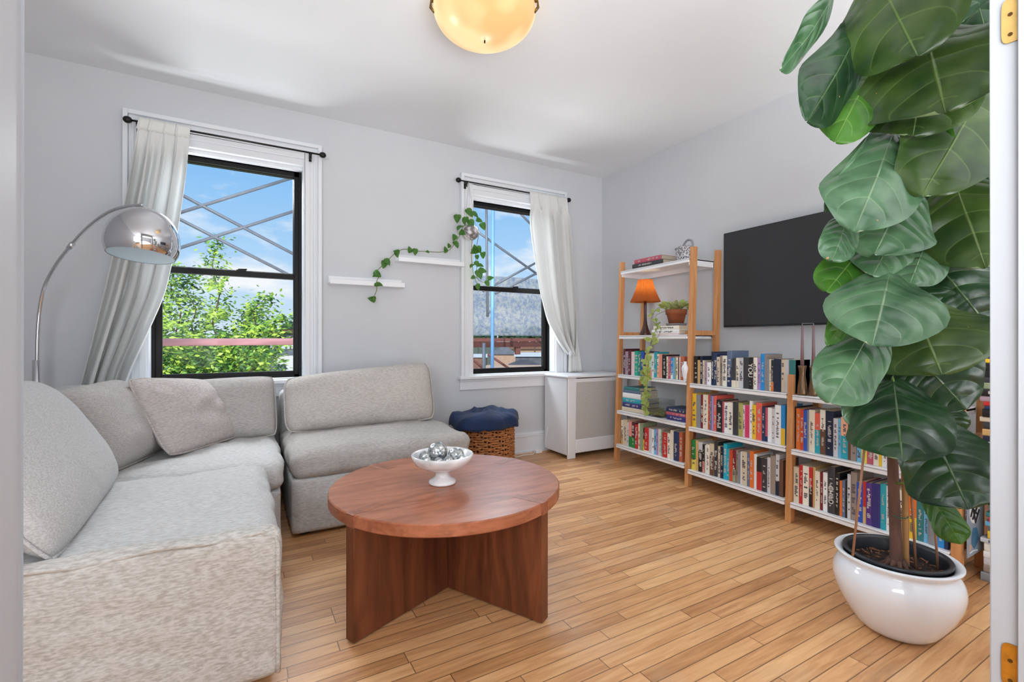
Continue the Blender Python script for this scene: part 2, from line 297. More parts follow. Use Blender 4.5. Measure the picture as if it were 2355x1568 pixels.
# ------------------------------------------------------------------ mesh builder
class MB:
    def __init__(s): s.v = []; s.f = []; s.mi = []; s.uv = None; s.T = None
    def add(s, vs, fs, m=0):
        k = len(s.v)
        if s.T: vs = [s.T(*v) for v in vs]
        s.v += [tuple(v) for v in vs]; s.f += [tuple(i+k for i in f) for f in fs]; s.mi += [m]*len(fs)
        return s
    def box(s, x0, x1, y0, y1, z0, z1, m=0):
        vs = [(x, y, z) for z in (z0, z1) for y in (y0, y1) for x in (x0, x1)]
        return s.add(vs, [(0, 2, 3, 1), (4, 5, 7, 6), (0, 1, 5, 4), (2, 6, 7, 3), (0, 4, 6, 2), (1, 3, 7, 5)], m)
    def hexa(s, bot, top, m=0):      # two lists of 4 points, counter-clockwise seen from above
        return s.add(list(bot)+list(top), [(3, 2, 1, 0), (4, 5, 6, 7), (0, 1, 5, 4), (1, 2, 6, 5), (2, 3, 7, 6), (3, 0, 4, 7)], m)
    def tube(s, pts, r, n=10, m=0, cap=True):
        pts = [Vector(p) for p in pts]; rs = r if isinstance(r, (list, tuple)) else [r]*len(pts)
        vs = []; up = None
        for i, p in enumerate(pts):
            d = (pts[min(i+1, len(pts)-1)]-pts[max(i-1, 0)])
            d = d.normalized() if d.length > 1e-9 else Vector((0, 0, 1))
            if up is None: up = Vector((0, 0, 1)) if abs(d.z) < .9 else Vector((1, 0, 0))
            a = d.cross(up); a = a.normalized() if a.length > 1e-6 else d.orthogonal().normalized()
            b = a.cross(d).normalized(); up = b
            for k in range(n):
                t = 2*PI*k/n; vs.append(p+(a*math.cos(t)+b*math.sin(t))*rs[i])
        fs = [(i*n+k, i*n+(k+1) % n, (i+1)*n+(k+1) % n, (i+1)*n+k) for i in range(len(pts)-1) for k in range(n)]
        if cap: fs += [tuple(range(n))[::-1], tuple(range((len(pts)-1)*n, len(pts)*n))]
        return s.add(vs, fs, m)
    def lathe(s, prof, c=(0, 0, 0), n=40, m=0, warp=None):
        vs = []
        for (r, z) in prof:
            for k in range(n):
                t = 2*PI*k/n; rr = r*(warp(t, z) if warp else 1)
                vs.append((c[0]+rr*math.cos(t), c[1]+rr*math.sin(t), c[2]+z))
        fs = [(i*n+k, i*n+(k+1) % n, (i+1)*n+(k+1) % n, (i+1)*n+k) for i in range(len(prof)-1) for k in range(n)]
        if prof[0][0] > 1e-5: fs.append(tuple(range(n))[::-1])
        if prof[-1][0] > 1e-5: fs.append(tuple(range((len(prof)-1)*n, len(prof)*n)))
        return s.add(vs, fs, m)
    def grid(s, fn, nu, nv, m=0, closed=False):
        vs = [fn(i/nu, j/nv) for j in range(nv+1) for i in range(nu+1)]
        return s.add(vs, [(j*(nu+1)+i, j*(nu+1)+i+1, (j+1)*(nu+1)+i+1, (j+1)*(nu+1)+i) for j in range(nv) for i in range(nu)], m)
    def sphere(s, c, r, n=20, k=12, m=0, sc_=(1, 1, 1)):
        prof = [(r*math.sin(PI*i/k), -r*math.cos(PI*i/k)) for i in range(k+1)]
        vs = []
        for (q, z) in prof:
            for j in range(n):
                t = 2*PI*j/n; vs.append((c[0]+q*math.cos(t)*sc_[0], c[1]+q*math.sin(t)*sc_[1], c[2]+z*sc_[2]))
        return s.add(vs, [(i*n+j, i*n+(j+1) % n, (i+1)*n+(j+1) % n, (i+1)*n+j) for i in range(k) for j in range(n)], m)
    def build(s, name, mats, parent=None, origin=None, smooth=False, bevel=0, seg=2, subsurf=0, solid=0, weld=True):
        if not isinstance(mats, (list, tuple)): mats = [mats]
        pw = world(parent) if parent else Vector((0, 0, 0))
        if origin is None: origin = pw if parent else Vector((0, 0, 0))
        origin = Vector(origin)
        me = bpy.data.meshes.new(name); me.from_pydata([tuple(Vector(v)-origin) for v in s.v], [], s.f)
        for m in mats: me.materials.append(m)
        me.polygons.foreach_set('material_index', s.mi)
        if s.uv:
            ul = me.uv_layers.new(name='UVMap')
            for lp in me.loops: ul.data[lp.index].uv = s.uv[lp.vertex_index]
        if weld and not s.uv:
            bm = bmesh.new(); bm.from_mesh(me); bmesh.ops.remove_doubles(bm, verts=bm.verts, dist=1e-6); bmesh.ops.recalc_face_normals(bm, faces=bm.faces); bm.to_mesh(me); bm.free()
        if smooth:
            me.polygons.foreach_set('use_smooth', [True]*len(me.polygons))
        me.update()
        o = bpy.data.objects.new(name, me); C.objects.link(o)
        o.location = origin-pw
        if parent: o.parent = parent
        WORLD[o.name] = origin
        if bevel:
            b = o.modifiers.new('bevel', 'BEVEL'); b.width = bevel; b.segments = seg; b.limit_method = 'ANGLE'; b.angle_limit = .6
        if subsurf:
            b = o.modifiers.new('sub', 'SUBSURF'); b.levels = b.render_levels = subsurf
        if solid:
            b = o.modifiers.new('solid', 'SOLIDIFY'); b.thickness = solid; b.offset = 0
        if smooth == 'auto' or (bevel and not smooth):
            pass
        return o
WORLD = {}
def world(o): return WORLD[o.name]
def thing(name, label, cat, loc=(0, 0, 0), group=None):
    o = bpy.data.objects.new(name, None); C.objects.link(o); o.location = loc; o.empty_display_size = .05
    WORLD[o.name] = Vector(loc)
    return tag(o, label, cat, group)
def tag(o, label, cat, group=None, kind=None):
    o['label'] = label; o['category'] = cat
    if group: o['group'] = group
    if kind: o['kind'] = kind
    return o
def struct(o): o['kind'] = 'structure'; return o
rnd = random.Random(7)

# ------------------------------------------------------------------ room shell
BY = 3.76; RX = 3.20; LX = -1.48; CZ = 2.72; FY = .362; DX0, DX1 = -.112, 1.40
WIN = [(-.54, .366, .775, 2.335), (1.735, 2.60, .745, 2.335)]
struct(MB().box(LX-.2, RX+.2, -2.6, BY+.3, -.12, 0).build('floor', FLOOR))
struct(MB().box(LX-.2, RX+.2, -2.6, BY+.3, CZ, CZ+.15).build('ceiling', CEIL))
b = MB(); xs = [LX-.2, WIN[0][0], WIN[0][1], WIN[1][0], WIN[1][1], RX+.2]
for i in (0, 2, 4): b.box(xs[i], xs[i+1], BY, BY+.2, 0, CZ)
for (x0, x1, z0, z1) in WIN: b.box(x0, x1, BY, BY+.2, 0, z0); b.box(x0, x1, BY, BY+.2, z1, CZ)
struct(b.build('wall_back', WALL, weld=False))
struct(MB().box(RX, RX+.2, -2.6, BY, 0, CZ).build('wall_right', WALL))
struct(MB().box(LX-.2, LX, -2.6, BY, 0, CZ).build('wall_left', WALL))
b = MB(); b.box(DX0-.22, DX0-.02, FY-.14, FY, 0, CZ); b.box(DX1+.02, DX1+.20, FY-.14, FY, 0, CZ); b.box(DX0-.02, DX1+.02, FY-.14, FY, 2.45, CZ)
struct(b.build('wall_front', WALL, weld=False))
struct(MB().box(LX, RX, -2.8, -2.6, 0, CZ).build('wall_hall', WALL))
# baseboards
def base(name, pts_fn):
    b = MB()
    for (d, z0, z1) in ((.018, 0, .15), (.026, .15, .165), (.014, .165, .19), (.034, 0, .022)): pts_fn(b, d, z0, z1)
    return struct(b.build(name, TRIM, bevel=.003))
base('baseboard_back', lambda b, d, z0, z1: b.box(LX, RX, BY-d, BY, z0, z1))
base('baseboard_right', lambda b, d, z0, z1: b.box(RX-d, RX, FY, BY, z0, z1))
base('baseboard_left', lambda b, d, z0, z1: b.box(LX, LX+d, FY, BY, z0, z1))
# doorway: jambs, stop and the two leaves of removed hinges
d = bpy.data.objects.new('door_1', None); C.objects.link(d); d['kind'] = 'structure'; WORLD[d.name] = Vector((0, 0, 0))
b = MB(); b.box(DX1, DX1+.02, FY-.16, FY+.012, 0, 2.45); b.box(DX0-.02, DX0, FY-.16, FY+.012, 0, 2.45); b.box(DX0, DX1, FY-.16, FY+.012, 2.43, 2.45)
b.build('door_jamb', DOORT, d, bevel=.003)
b = MB(); b.box(DX1-.012, DX1, FY-.10, FY-.034, 0, 2.43); b.box(DX1-.005, DX1, FY-.0335, FY-.0315, 0, 2.43); b.box(DX0, DX0+.012, FY-.10, FY-.034, 0, 2.43)
b.build('door_stop', DOORT, d, bevel=.003)
for (z, mt, lab) in ((1.722, BRASS, 'pale painted brass hinge leaf'), (.365, BRASS2, 'worn orange brass hinge leaf')):
    h = MB()
    pr = []
    for i in range(24):
        t = i/24*2*PI; sx_ = math.copysign(abs(math.cos(t))**.35, math.cos(t)); sz_ = math.copysign(abs(math.sin(t))**.35, math.sin(t))
        pr.append((FY-.033+.026*sx_, z+.047*sz_))
    vs = [(DX1-.0002, y, zz) for y, zz in pr]+[(DX1-.0035, y, zz) for y, zz in pr]; n_ = 24
    h.add(vs, [tuple(range(n_)), tuple(range(n_, 2*n_))[::-1]]+[(i, (i+1) % n_, n_+(i+1) % n_, n_+i) for i in range(n_)])
    ho = h.build('hinge_plate', mt, d); ho['label'] = lab
    s_ = MB()
    for (dy, dz) in ((-.012, .03), (.012, .012), (-.012, -.008), (.012, -.03)):
        s_.tube([(DX1-.003, FY-.033+dy, z+dz), (DX1-.0050, FY-.033+dy, z+dz)], .0038, 10)
    s_.build('hinge_screw', P('dark_screw', L(96, 66, 30), .4, .6), ho)
# windows
for k, (x0, x1, z0, z1) in enumerate(WIN):
    wo = bpy.data.objects.new('window_%d' % (k+1), None); C.objects.link(wo); wo['kind'] = 'structure'; WORLD[wo.name] = Vector((0, 0, 0))
    cw = .125; top = 2.49; zc = z0-.02
    b = MB()   # casing with a stepped profile, mitred corners approximated by nested frames
    def ring(o_, i_, y0, y1, zt):
        b.box(x0-o_, x0-i_, y0, y1, zc, zt+o_); b.box(x1+i_, x1+o_, y0, y1, zc, zt+o_); b.box(x0-i_, x1+i_, y0, y1, zt+i_, zt+o_)
    zt = top-cw
    ring(cw, .02, BY-.02, BY, zt); ring(cw, cw-.026, BY-.045, BY-.02, zt); ring(.045, .008, BY-.028, BY, zt); ring(.085, .07, BY-.026, BY-.02, zt)
    b.build('casing', TRIM, wo, bevel=.004)
    b = MB(); b.box(x0-.012, x0+.002, BY-.01, BY+.1, z0, z1); b.box(x1-.002, x1+.012, BY-.01, BY+.1, z0, z1); b.box(x0-.012, x1+.012, BY-.01, BY+.1, z1-.006, zt+.01)
    b.box(x0, x1, BY+.03, BY+.1, z1-.03, z1)
    b.build('jamb_lining', TRIM, wo, bevel=.002)
    b = MB(); b.box(x0-.145, x1+.145, BY-.07, BY+.12, z0-.034, z0-.006); b.box(x0-.125, x1+.125, BY-.02, BY, z0-.13, z0-.034); b.box(x0-.13, x1+.13, BY-.034, BY, z0-.055, z0-.034)
    b.build('window_sill', TRIM, wo, bevel=.006)
    f = .052; ym = BY+.1; gz = 1.532
    b = MB()
    b.box(x0, x0+f, ym, ym+.03, z0, z1); b.box(x1-f, x1, ym, ym+.03, z0, z1); b.box(x0, x1, ym, ym+.03, z1-f-.012, z1); b.box(x0, x1, ym, ym+.03, z0, z0+.022)
    b.box(x0, x0+.02, ym-.022, ym, z0, z1); b.box(x1-.02, x1, ym-.022, ym, z0, z1); b.box(x0, x1, ym-.022, ym, z1-.03, z1)
    b.box(x0, x0+.03, ym+.03, ym+.08, z0, z1); b.box(x1-.03, x1, ym+.03, ym+.08, z0, z1); b.box(x0, x1, ym+.03, ym+.08, z1-.03, z1)
    b.build('window_frame', BLACKF, wo, bevel=.002)
    for (nm, a0, a1, yy) in (('upper_sash', gz-.01, z1-.055, ym+.034), ('lower_sash', z0+.02, gz+.012, ym+.004)):
        b = MB(); sw = .016; yy1 = yy+.03
        b.box(x0+f-.01, x0+f+sw-.012, yy, yy1, a0, a1); b.box(x1-f-sw+.012, x1-f+.01, yy, yy1, a0, a1)
        rl = .042 if nm == 'lower_sash' else .03
        b.box(x0+f-.012, x1-f+.012, yy, yy1, a1-(rl if nm == 'lower_sash' else .012), a1); b.box(x0+f-.012, x1-f+.012, yy, yy1, a0, a0+(.026 if nm == 'lower_sash' else .03))
        so = b.build(nm, BLACKF, wo, bevel=.002)
        MB().box(x0+f-.004, x1-f+.004, yy+.013, yy+.016, a0+.008, a1-.008).build('pane', PANE, so)
        if nm == 'lower_sash':
            q = MB(); xm = (x0+x1)/2+.06; q.box(xm-.03, xm+.03, yy-.004, yy+.03, a1, a1+.008); q.tube([(xm-.02, yy+.01, a1+.012), (xm+.035, yy+.004, a1+.014)], .005, 8)
            q.build('sash_lock', IRON, so)

# ------------------------------------------------------------------ ceiling lamp, radiator cover, ledges
cl = (1.02, 2.07)
t = thing('ceiling_lamp', 'flush round ceiling lamp with a glowing amber alabaster glass bowl', 'lamp', (cl[0], cl[1], CZ))
MB().lathe([(.14, CZ-.03), (.15, CZ-.02), (.15, CZ)], (cl[0], cl[1], 0), 32).build('ceiling_plate', BRASS, t, smooth=True)
R = .25; pr = [(R*math.sin(a), CZ-.055-.145*math.cos(a)+.0) for a in [i/14*PI/2 for i in range(15)]]
MB().lathe([(r, z) for r, z in pr]+[(R-.006, CZ-.052), (R-.012, CZ-.06)], (cl[0], cl[1], 0), 56).build('glass_bowl', emis('amber_glass', L(252, 222, 164), .80, 5, L(226, 172, 108)), t, smooth=True)
MB().tube([(cl[0], cl[1], CZ-.2), (cl[0], cl[1], CZ-.212)], .004, 8).build('finial', IRON, t)
for a in (PI-ANG+.12, -ANG-.12, PI/2-ANG):
    px, py = cl[0]+(R+.002)*math.cos(a), cl[1]+(R+.002)*math.sin(a)
    MB().tube([(cl[0]+.15*math.cos(a), cl[1]+.15*math.sin(a), CZ-.012), (cl[0]+(R+.01)*math.cos(a), cl[1]+(R+.01)*math.sin(a), CZ-.03), (cl[0]+(R+.012)*math.cos(a), cl[1]+(R+.012)*math.sin(a), CZ-.06), (cl[0]+(R-.006)*math.cos(a), cl[1]+(R-.006)*math.sin(a), CZ-.082)], .007, 8).build('clip', P('dark_bronze', L(112, 84, 40), .35, .6), t, smooth=True)

rx0, rx1, ry0, ry1, rz = 2.462, 3.16, 3.345, 3.758, .735
t = thing('radiator_cover', 'white painted radiator cover with a woven metal grille, in the far corner', 'radiator cover', (2.8, 3.55, 0))
b = MB(); b.box(rx0, rx0+.02, ry0, ry1-.04, .03, rz-.02); b.box(rx1-.02, rx1, ry0, ry1-.04, .03, rz-.02)
b.box(rx0, rx0+.085, ry0-.002, ry0+.02, 0, rz-.02); b.box(rx1-.085, rx1, ry0-.002, ry0+.02, 0, rz-.02); b.box(rx0+.085, rx1-.085, ry0-.002, ry0+.02, .045, .165); b.box(rx0+.085, rx1-.085, ry0-.002, ry0+.02, rz-.065, rz-.02)
b.build('body', TRIM, t, bevel=.008, seg=3)
MB().box(rx0-.018, rx1+.012, ry0-.02, ry1, rz-.02, rz).build('lid', TRIM, t, bevel=.008, seg=3)
MB().box(rx0+.07, rx1-.07, ry0+.06, ry0+.07, .05, rz-.05).build('cavity_shade_sheet', P('cavity_shade', L(72, 69, 68), .9), t)  # dark sheet standing in for the shade inside the cover
b = MB(); gx0, gx1, gz0, gz1 = rx0+.085, rx1-.085, .165, rz-.065; st = .0155
y_ = ry0+.008; nx = int((gx1-gx0)/st); nz_ = int((gz1-gz0)/st); rr_ = .0032
for i in range(-nz_, nx+1):
    for sg in (1, -1):
        xa = gx0+i*st; z_a, z_b = gz0, gz1; xb = xa+(gz1-gz0)
        pa, pb = (xa, gz0), (xb, gz1)
        if pa[0] < gx0: pa = (gx0, gz0+(gx0-xa))
        if pb[0] > gx1: pb = (gx1, gz0+(gx1-xa))
        if pb[0] <= pa[0]: continue
        if sg == -1: pa, pb = (gx0+gx1-pa[0], pa[1]), (gx0+gx1-pb[0], pb[1])
        yy = y_+(.002 if sg > 0 else -.001)
        dx = rr_*.7
        b.add([(pa[0]-dx, yy, pa[1]+dx*sg), (pb[0]-dx, yy, pb[1]+dx*sg), (pb[0]+dx, yy, pb[1]-dx*sg), (pa[0]+dx, yy, pa[1]-dx*sg),
               (pa[0]-dx, yy+.0015, pa[1]+dx*sg), (pb[0]-dx, yy+.0015, pb[1]+dx*sg), (pb[0]+dx, yy+.0015, pb[1]-dx*sg), (pa[0]+dx, yy+.0015, pa[1]-dx*sg)], [(0, 1, 2, 3), (7, 6, 5, 4), (0, 4, 5, 1), (1, 5, 6, 2), (2, 6, 7, 3), (3, 7, 4, 0)])
b.build('grille', P('grille_metal', L(212, 208, 206), .4), t)

def ledge(x0, x1, zb, label):
    b = MB(); b.box(x0, x1, BY-.09, BY, zb, zb+.013); b.box(x0, x1, BY-.012, BY, zb, zb+.066); b.box(x0, x1, BY-.095, BY-.083, zb, zb+.036)
    o = b.build('picture_ledge', WHITE, origin=((x0+x1)/2, BY, zb), bevel=.002); tag(o, label, 'shelf', 'picture ledges between the windows'); return o
ledge(.54, 1.10, 1.468, 'lower white picture ledge nearer the left window, with the vine tip hanging past it')
ledge(1.05, 1.615, 1.675, 'upper white picture ledge beside the right window, with the vine lying on it')

# white cable and adapter by the radiator
adp = o = MB().box(2.33, 2.40, 3.66, 3.70, 0, .035).build('power_adapter', WHITE, origin=(2.36, 3.68, 0), bevel=.006); tag(o, 'small white power adapter on the floor left of the radiator cover', 'adapter')
pts = [(2.36+.1*math.sin(i*.9)*(i/9)-i*.028, 3.665-.02*math.sin(i*1.7), .006) for i in range(12)]+[(2.0, 3.70, .006)]
pts = [(2.335, 3.665, .02), (2.28, 3.64, .006), (2.2, 3.66, .006), (2.12, 3.63, .006), (2.02, 3.65, .006), (1.9, 3.7, .006)]
tag(MB().tube(pts, .0035, 8).build('power_cable', WHITE, origin=(2.2, 3.66, 0), smooth=True), 'thin white power cable along the baseboard beside the basket', 'cable')
MB().tube([(2.42, 3.60, .25), (2.41, 3.62, .12), (2.385, 3.66, .045), (2.372, 3.68, .034)], .003, 8).build('cord', WHITE, adp, smooth=True)

# ------------------------------------------------------------------ curtain rods and curtains
RY = 3.672
def rod(x0, x1, z, brs, label):
    t = thing('curtain_rod', label, 'curtain rod', ((x0+x1)/2, RY, z))
    MB().tube([(x0, RY, z), (x1, RY, z)], .006, 12).build('rod', IRON, t, smooth=True)
    for x in (x0-.012, x1+.012): MB().sphere((x, RY, z), .021, 16, 10, sc_=(1.15, 1, 1)).build('finial', IRON, t, smooth=True)
    for x in brs:
        b = MB(); b.box(x-.006, x+.006, RY-.008, BY-.04, z-.016, z-.006); b.box(x-.009, x+.009, BY-.05, BY-.044, z-.05, z+.02); b.tube([(x, RY, z-.012), (x, RY, z-.045)], .006, 8)
        b.build('bracket', IRON, t)
rod(-.62, .478, 2.404, (-.585, .41), 'thin black curtain rod with ball ends over the left window')
rod(1.575, 2.70, 2.402, (1.64, 2.66), 'thin black curtain rod with ball ends over the right window')

def interp(tab, t):
    for i in range(len(tab)-1):
        if t <= tab[i+1][0]:
            a, b_ = tab[i], tab[i+1]; f = (t-a[0])/(b_[0]-a[0]+1e-9); f = f*f*(3-2*f) if False else f
            return a[1]+(b_[1]-a[1])*f
    return tab[-1][1]
def smooth_tab(tab, n=60):
    z0, z1 = tab[0][0], tab[-1][0]; q = [interp(tab, z0+(z1-z0)*i/n) for i in range(n+1)]
    for _ in range(6): q = [q[0]]+[(q[i-1]+q[i]*2+q[i+1])/4 for i in range(1, n)]+[q[-1]]
    return lambda t: q[min(n, int(t*n))]+(q[min(n, int(t*n)+1)]-q[min(n, int(t*n))])*(t*n-int(t*n))
def curtain(name, label, left, right, ztop, zbot, folds, seed, yb=RY, ny=60, nx=110, amp=.02):
    """left/right: lists of (z, x) edge points, top to bottom"""
    lt = smooth_tab([((ztop-z)/(ztop-zbot), x) for z, x in left]); rt = smooth_tab([((ztop-z)/(ztop-zbot), x) for z, x in right])
    def fn(u, v):
        x0, x1 = lt(v), rt(v); z = ztop+(zbot-ztop)*v
        wv = math.sin(2*PI*folds*u+seed+.9*math.sin(3*u+seed))+.35*math.sin(2*PI*folds*2.3*u+1.7*seed+2*v)
        a = amp*(.35+.65*min(1, v*5))*(1 if v > .1 else .6)
        xx = x0+(x1-x0)*u+.35*a*math.sin(2*PI*folds*u+seed+1.2)
        yy = yb-.004-a*wv*(1-.25*v)
        if v < .06: yy = min(yy, yb-.0115)
        elif v < .14: f_ = (v-.06)/.08; yy = min(yy, yb-.0115)*(1-f_)+yy*f_
        return (xx, yy, z+.004*math.sin(20*u+seed)*(1 if v > .95 else 0))
    b = MB().grid(fn, nx, ny)
    return b, fn
def pxs(lst, Y): return [(at(x, y, Y=Y).z, at(x, y, Y=Y).x) for x, y in lst]
left = pxs([(320, 285), (303, 380), (285, 470), (255, 600), (222, 730), (196, 830), (176, 905), (165, 940)], RY)
right = pxs([(438, 303), (432, 380), (415, 500), (400, 590), (380, 680), (350, 745), (325, 800), (300, 850), (283, 905), (276, 940)], RY)
zt = 2.425; zb = min(left[-1][0], right[-1][0])
t = thing('curtain', 'white sheer curtain swept to the left of the left window', 'curtain', (-.6, RY, 0))
b, fn = curtain('c', '', left, right, zt, zb, 4.2, .6, amp=.046)
b.build('curtain_panel', CURT, t, smooth=True, solid=.0012)
hd = MB().grid(lambda u, v: (fn(u, v*.072)[0], fn(u, v*.072)[1]-.003, zt+.004+(-.078)*v), 110, 3); hd.build('heading_band', P('curtain_band', L(226, 226, 222), .85), t, smooth=True, solid=.0012)
left = pxs([(1217, 448), (1224, 540), (1234, 610), (1243, 670), (1262, 740), (1290, 790), (1309, 815)], RY)
right = pxs([(1303, 464), (1311, 560), (1318, 660), (1322, 720), (1323, 790), (1321, 815)], RY)
t = thing('curtain', 'white sheer tab curtain gathered and knotted right of the right window', 'curtain', (2.7, RY, 0))
zk = at(1312, 815, Y=RY).z
b, fn = curtain('c', '', left, right, 2.42, zk, 4.2, 2.1, amp=.05); b.build('curtain_panel', CURT, t, smooth=True, solid=.0012)
left = [(zk+.02, at(1309, 815, Y=RY).x), (.95, at(1311, 830, Y=RY).x), (.742, at(1308, 852, Y=RY).x)]
right = pxs([(1303, 464), (1308, 560), (1316, 660), (1324, 740), (1332, 790), (1341, 853)], RY); left = pxs([(1270, 464), (1280, 560), (1290, 690), (1300, 770), (1317, 815), (1313, 853)], RY)
b, fn2 = curtain('c', '', left, right, at(1300, 466, Y=RY).z, .742, 2.2, 1.1, yb=RY+.022, amp=.010, nx=50); b.build('curtain_tail', CURT, t, smooth=True, solid=.0012)
kn = at(1312, 812, Y=RY-.02); b = MB(); b.sphere(kn, .022, 14, 10, sc_=(.8, .9, 1.5)); b.build('knot', CURT, t, smooth=True)
b = MB(); b.grid(lambda u, v: (kn.x-.012+.03*u+.02*(u-.5)*v, RY-.012+.008*math.sin(9*u), kn.z-v*(kn.z-.742)), 16, 8); b.build('knotted_end', CURT, t, smooth=True, solid=.0012)
for k in range(4):
    u0 = .02+.25*k+(.04 if k > 2 else 0); b = MB()
    xa, xb = fn(u0, 0)[0], fn(u0+.16, 0)[0]
    b.grid(lambda u, v: (xa+(xb-xa)*u, RY+.0105*math.cos(v*2*PI+PI), 2.402+.0105*math.sin(v*2*PI+PI)*(1 if v < .5 else 1)), 3, 16)
    b.build('tab', CURT, t, smooth=True, solid=.001)

# ------------------------------------------------------------------ sofa
def rbox(x0, x1, y0, y1, z0, z1, r=.05, puff=0., seed=0, n=26, wr=.006, top_only=False):
    """soft upholstered block: rounded box with a bulge and creases"""
    b = MB(); c = Vector(((x0+x1)/2, (y0+y1)/2, (z0+z1)/2)); h = Vector(((x1-x0)/2, (y1-y0)/2, (z1-z0)/2))
    bm = bmesh.new(); bmesh.ops.create_cube(bm, size=2); bmesh.ops.subdivide_edges(bm, edges=bm.edges, cuts=n, use_grid_fill=True)
    vs = []
    for v in bm.verts:
        p = Vector((v.co.x*h.x, v.co.y*h.y, v.co.z*h.z))
        q = Vector([max(-h[i]+r, min(h[i]-r, p[i])) for i in range(3)]) if min(h) > r else p*.5
        dlt = p-q; dn = dlt.normalized() if dlt.length > 1e-7 else Vector((0, 0, 0))
        p2 = q+dn*min(r, dlt.length) if dlt.length > r else p
        ux, uy, uz = v.co
        bul = (1-ux*ux)*(1-uy*uy)
        if abs(uz) > .98: p2.z += puff*bul*(1 if uz > 0 else (0 if top_only else -1))
        if abs(ux) > .98: p2.x += math.copysign(puff*.5*(1-uy*uy)*(1-uz*uz), ux)
        if abs(uy) > .98: p2.y += math.copysign(puff*.5*(1-ux*ux)*(1-uz*uz), uy)
        w_ = p2+c
        nn = noise.noise(Vector((w_.x*5+seed, w_.y*5, w_.z*6)))+.6*noise.noise(Vector((w_.x*13, w_.y*13+seed, w_.z*17)))
        nrm = Vector((ux**5, uy**5, uz**5)); nrm = nrm.normalized() if nrm.length > 0 else nrm
        vs.append(w_+nrm*nn*wr)
    b.add(vs, [tuple(x.index for x in f.verts) for f in bm.faces]); bm.free()
    return b
def pillow(BL, BR, TR, TL, th, seed=0, n=36, wr=.010, bend=0., pinch=.45, flat=.55):
    """cushion between four world corners; front side is the one the corners run counter-clockwise on"""
    BL, BR, TR, TL = map(Vector, (BL, BR, TR, TL)); nrm = ((BR-BL).cross(TL-BL)).normalized(); vs = []; fs = []
    def pt(u, v, s):
        # rounded corners: pull parametric coordinates in
        a, c_ = u*2-1, v*2-1
        ru = a*math.sqrt(max(0, 1-c_**6*.11)); rv = c_*math.sqrt(max(0, 1-a**6*.11))
        uu, vv = (ru+1)/2, (rv+1)/2
        p = BL*(1-uu)*(1-vv)+BR*uu*(1-vv)+TR*uu*vv+TL*(1-uu)*vv
        prof = ((1-abs(a)**3.2)*(1-abs(c_)**3.2))**flat
        nn = noise.noise(Vector((p.x*4+seed, p.y*4, p.z*5)))+.7*noise.noise(Vector((p.x*11+seed, p.y*11, p.z*14)))
        crease = .5*math.sin((u*3+v*9)+seed*2+3*noise.noise(Vector((u*2+seed, v*2, 0))))*(.3+abs(a))
        return p+nrm*(s*th*.5*prof+bend*(1-a*a)+ (nn+crease*.5)*wr*(prof+.15))
    for s in (1, -1):
        k = len(vs); vs += [pt(i/n, j/n, s) for j in range(n+1) for i in range(n+1)]
        for j in range(n):
            for i in range(n):
                q = (k+j*(n+1)+i, k+j*(n+1)+i+1, k+(j+1)*(n+1)+i+1, k+(j+1)*(n+1)+i); fs.append(q if s > 0 else q[::-1])
    m = n; loop = [pt(i/m, 0, 0) for i in range(m)]+[pt(1, i/m, 0) for i in range(m)]+[pt(1-i/m, 1, 0) for i in range(m)]+[pt(0, 1-i/m, 0) for i in range(m)]
    return MB().add(vs, fs), loop+loop[:1]
def module(name, label, x0, x1, y0, y1, backs, mat_s, arm=None, seat_h=.465, seed=1, fr=.0):
    t = thing('sofa_module', label, 'sofa', ((x0+x1)/2, (y0+y1)/2, 0), 'modules of the corner sofa')
    rbox(x0+.01, x1-.012, y0+.012, y1-.01, .012, .31, .02, .004, seed, 20, .003).build('base', LINEN, t, smooth=True)
    sx0, sy1 = x0+.01, y1-.01
    for (bx0, bx1, by0, by1, bz) in backs:
        rbox(bx0, bx1, by0, by1, .30, bz, .05, .01, seed+3, 20, .008).build('back_frame', LINEN, t, smooth=True)
    rbox(x0+.01, x1, y0, y1-.01, .295, seat_h, .062, .022, seed+5, 34, .014, True).build('seat_cushion', mat_s, t, smooth=True)
    for fx in (x0+.08, x1-.08):
        for fy in (y0+.08, y1-.08): MB().box(fx-.025, fx+.025, fy-.025, fy+.025, 0, .03).build('foot', BLACKF, t)
    return t
m1 = module('', 'oatmeal linen sofa seat module nearest the doorway, with the big slubby side panel', -.93, .085, 1.63, 2.55, [(-.93, -.76, 1.63, 2.55, .74)], LINEN, seed=1)
sp = rbox(-.93, .095, 1.585, 1.655, .03, .482, .030, .006, 9, 40, .010); sp.build('side_panel', LINEN2, m1, smooth=True)
# piping down the panel's front corner and along its top
pp = []
for i in range(40):
    f = i/39
    pp.append(Vector((-.90+.985*min(1, f*1.55), 1.592+.003*math.sin(f*23), .484-.01+.006*math.sin(f*31) if f < .62 else .474-(f-.62)/.38*.43)))
MB().tube(pp, .0075, 8).build('piping', LINEN2, m1, smooth=True)
m2 = module('', 'oatmeal linen corner module of the sofa under the left window', -.93, .165, 2.57, 3.62, [(-.93, -.77, 2.57, 3.62, .79), (-.77, .165, 3.46, 3.62, .74)], LINEN, seed=4, seat_h=.45)
m3 = module('', 'oatmeal linen sofa seat module right of the dark gap, beside the woven basket', .20, 1.255, 2.715, 3.65, [(.20, 1.235, 3.47, 3.65, .72)], LINEND, seed=8, seat_h=.465)
def cushion(label, args, mat, **kw):
    o, lp_ = pillow(*args, **kw); c = sum((Vector(a) for a in args[:4]), Vector())/4
    r = o.build('sofa_cushion', mat, origin=c, smooth=True); tag(r, label, 'cushion', 'loose cushions on the sofa'); MB().tube(lp_, .0055, 6).build('piping', mat, r, smooth=True); return r
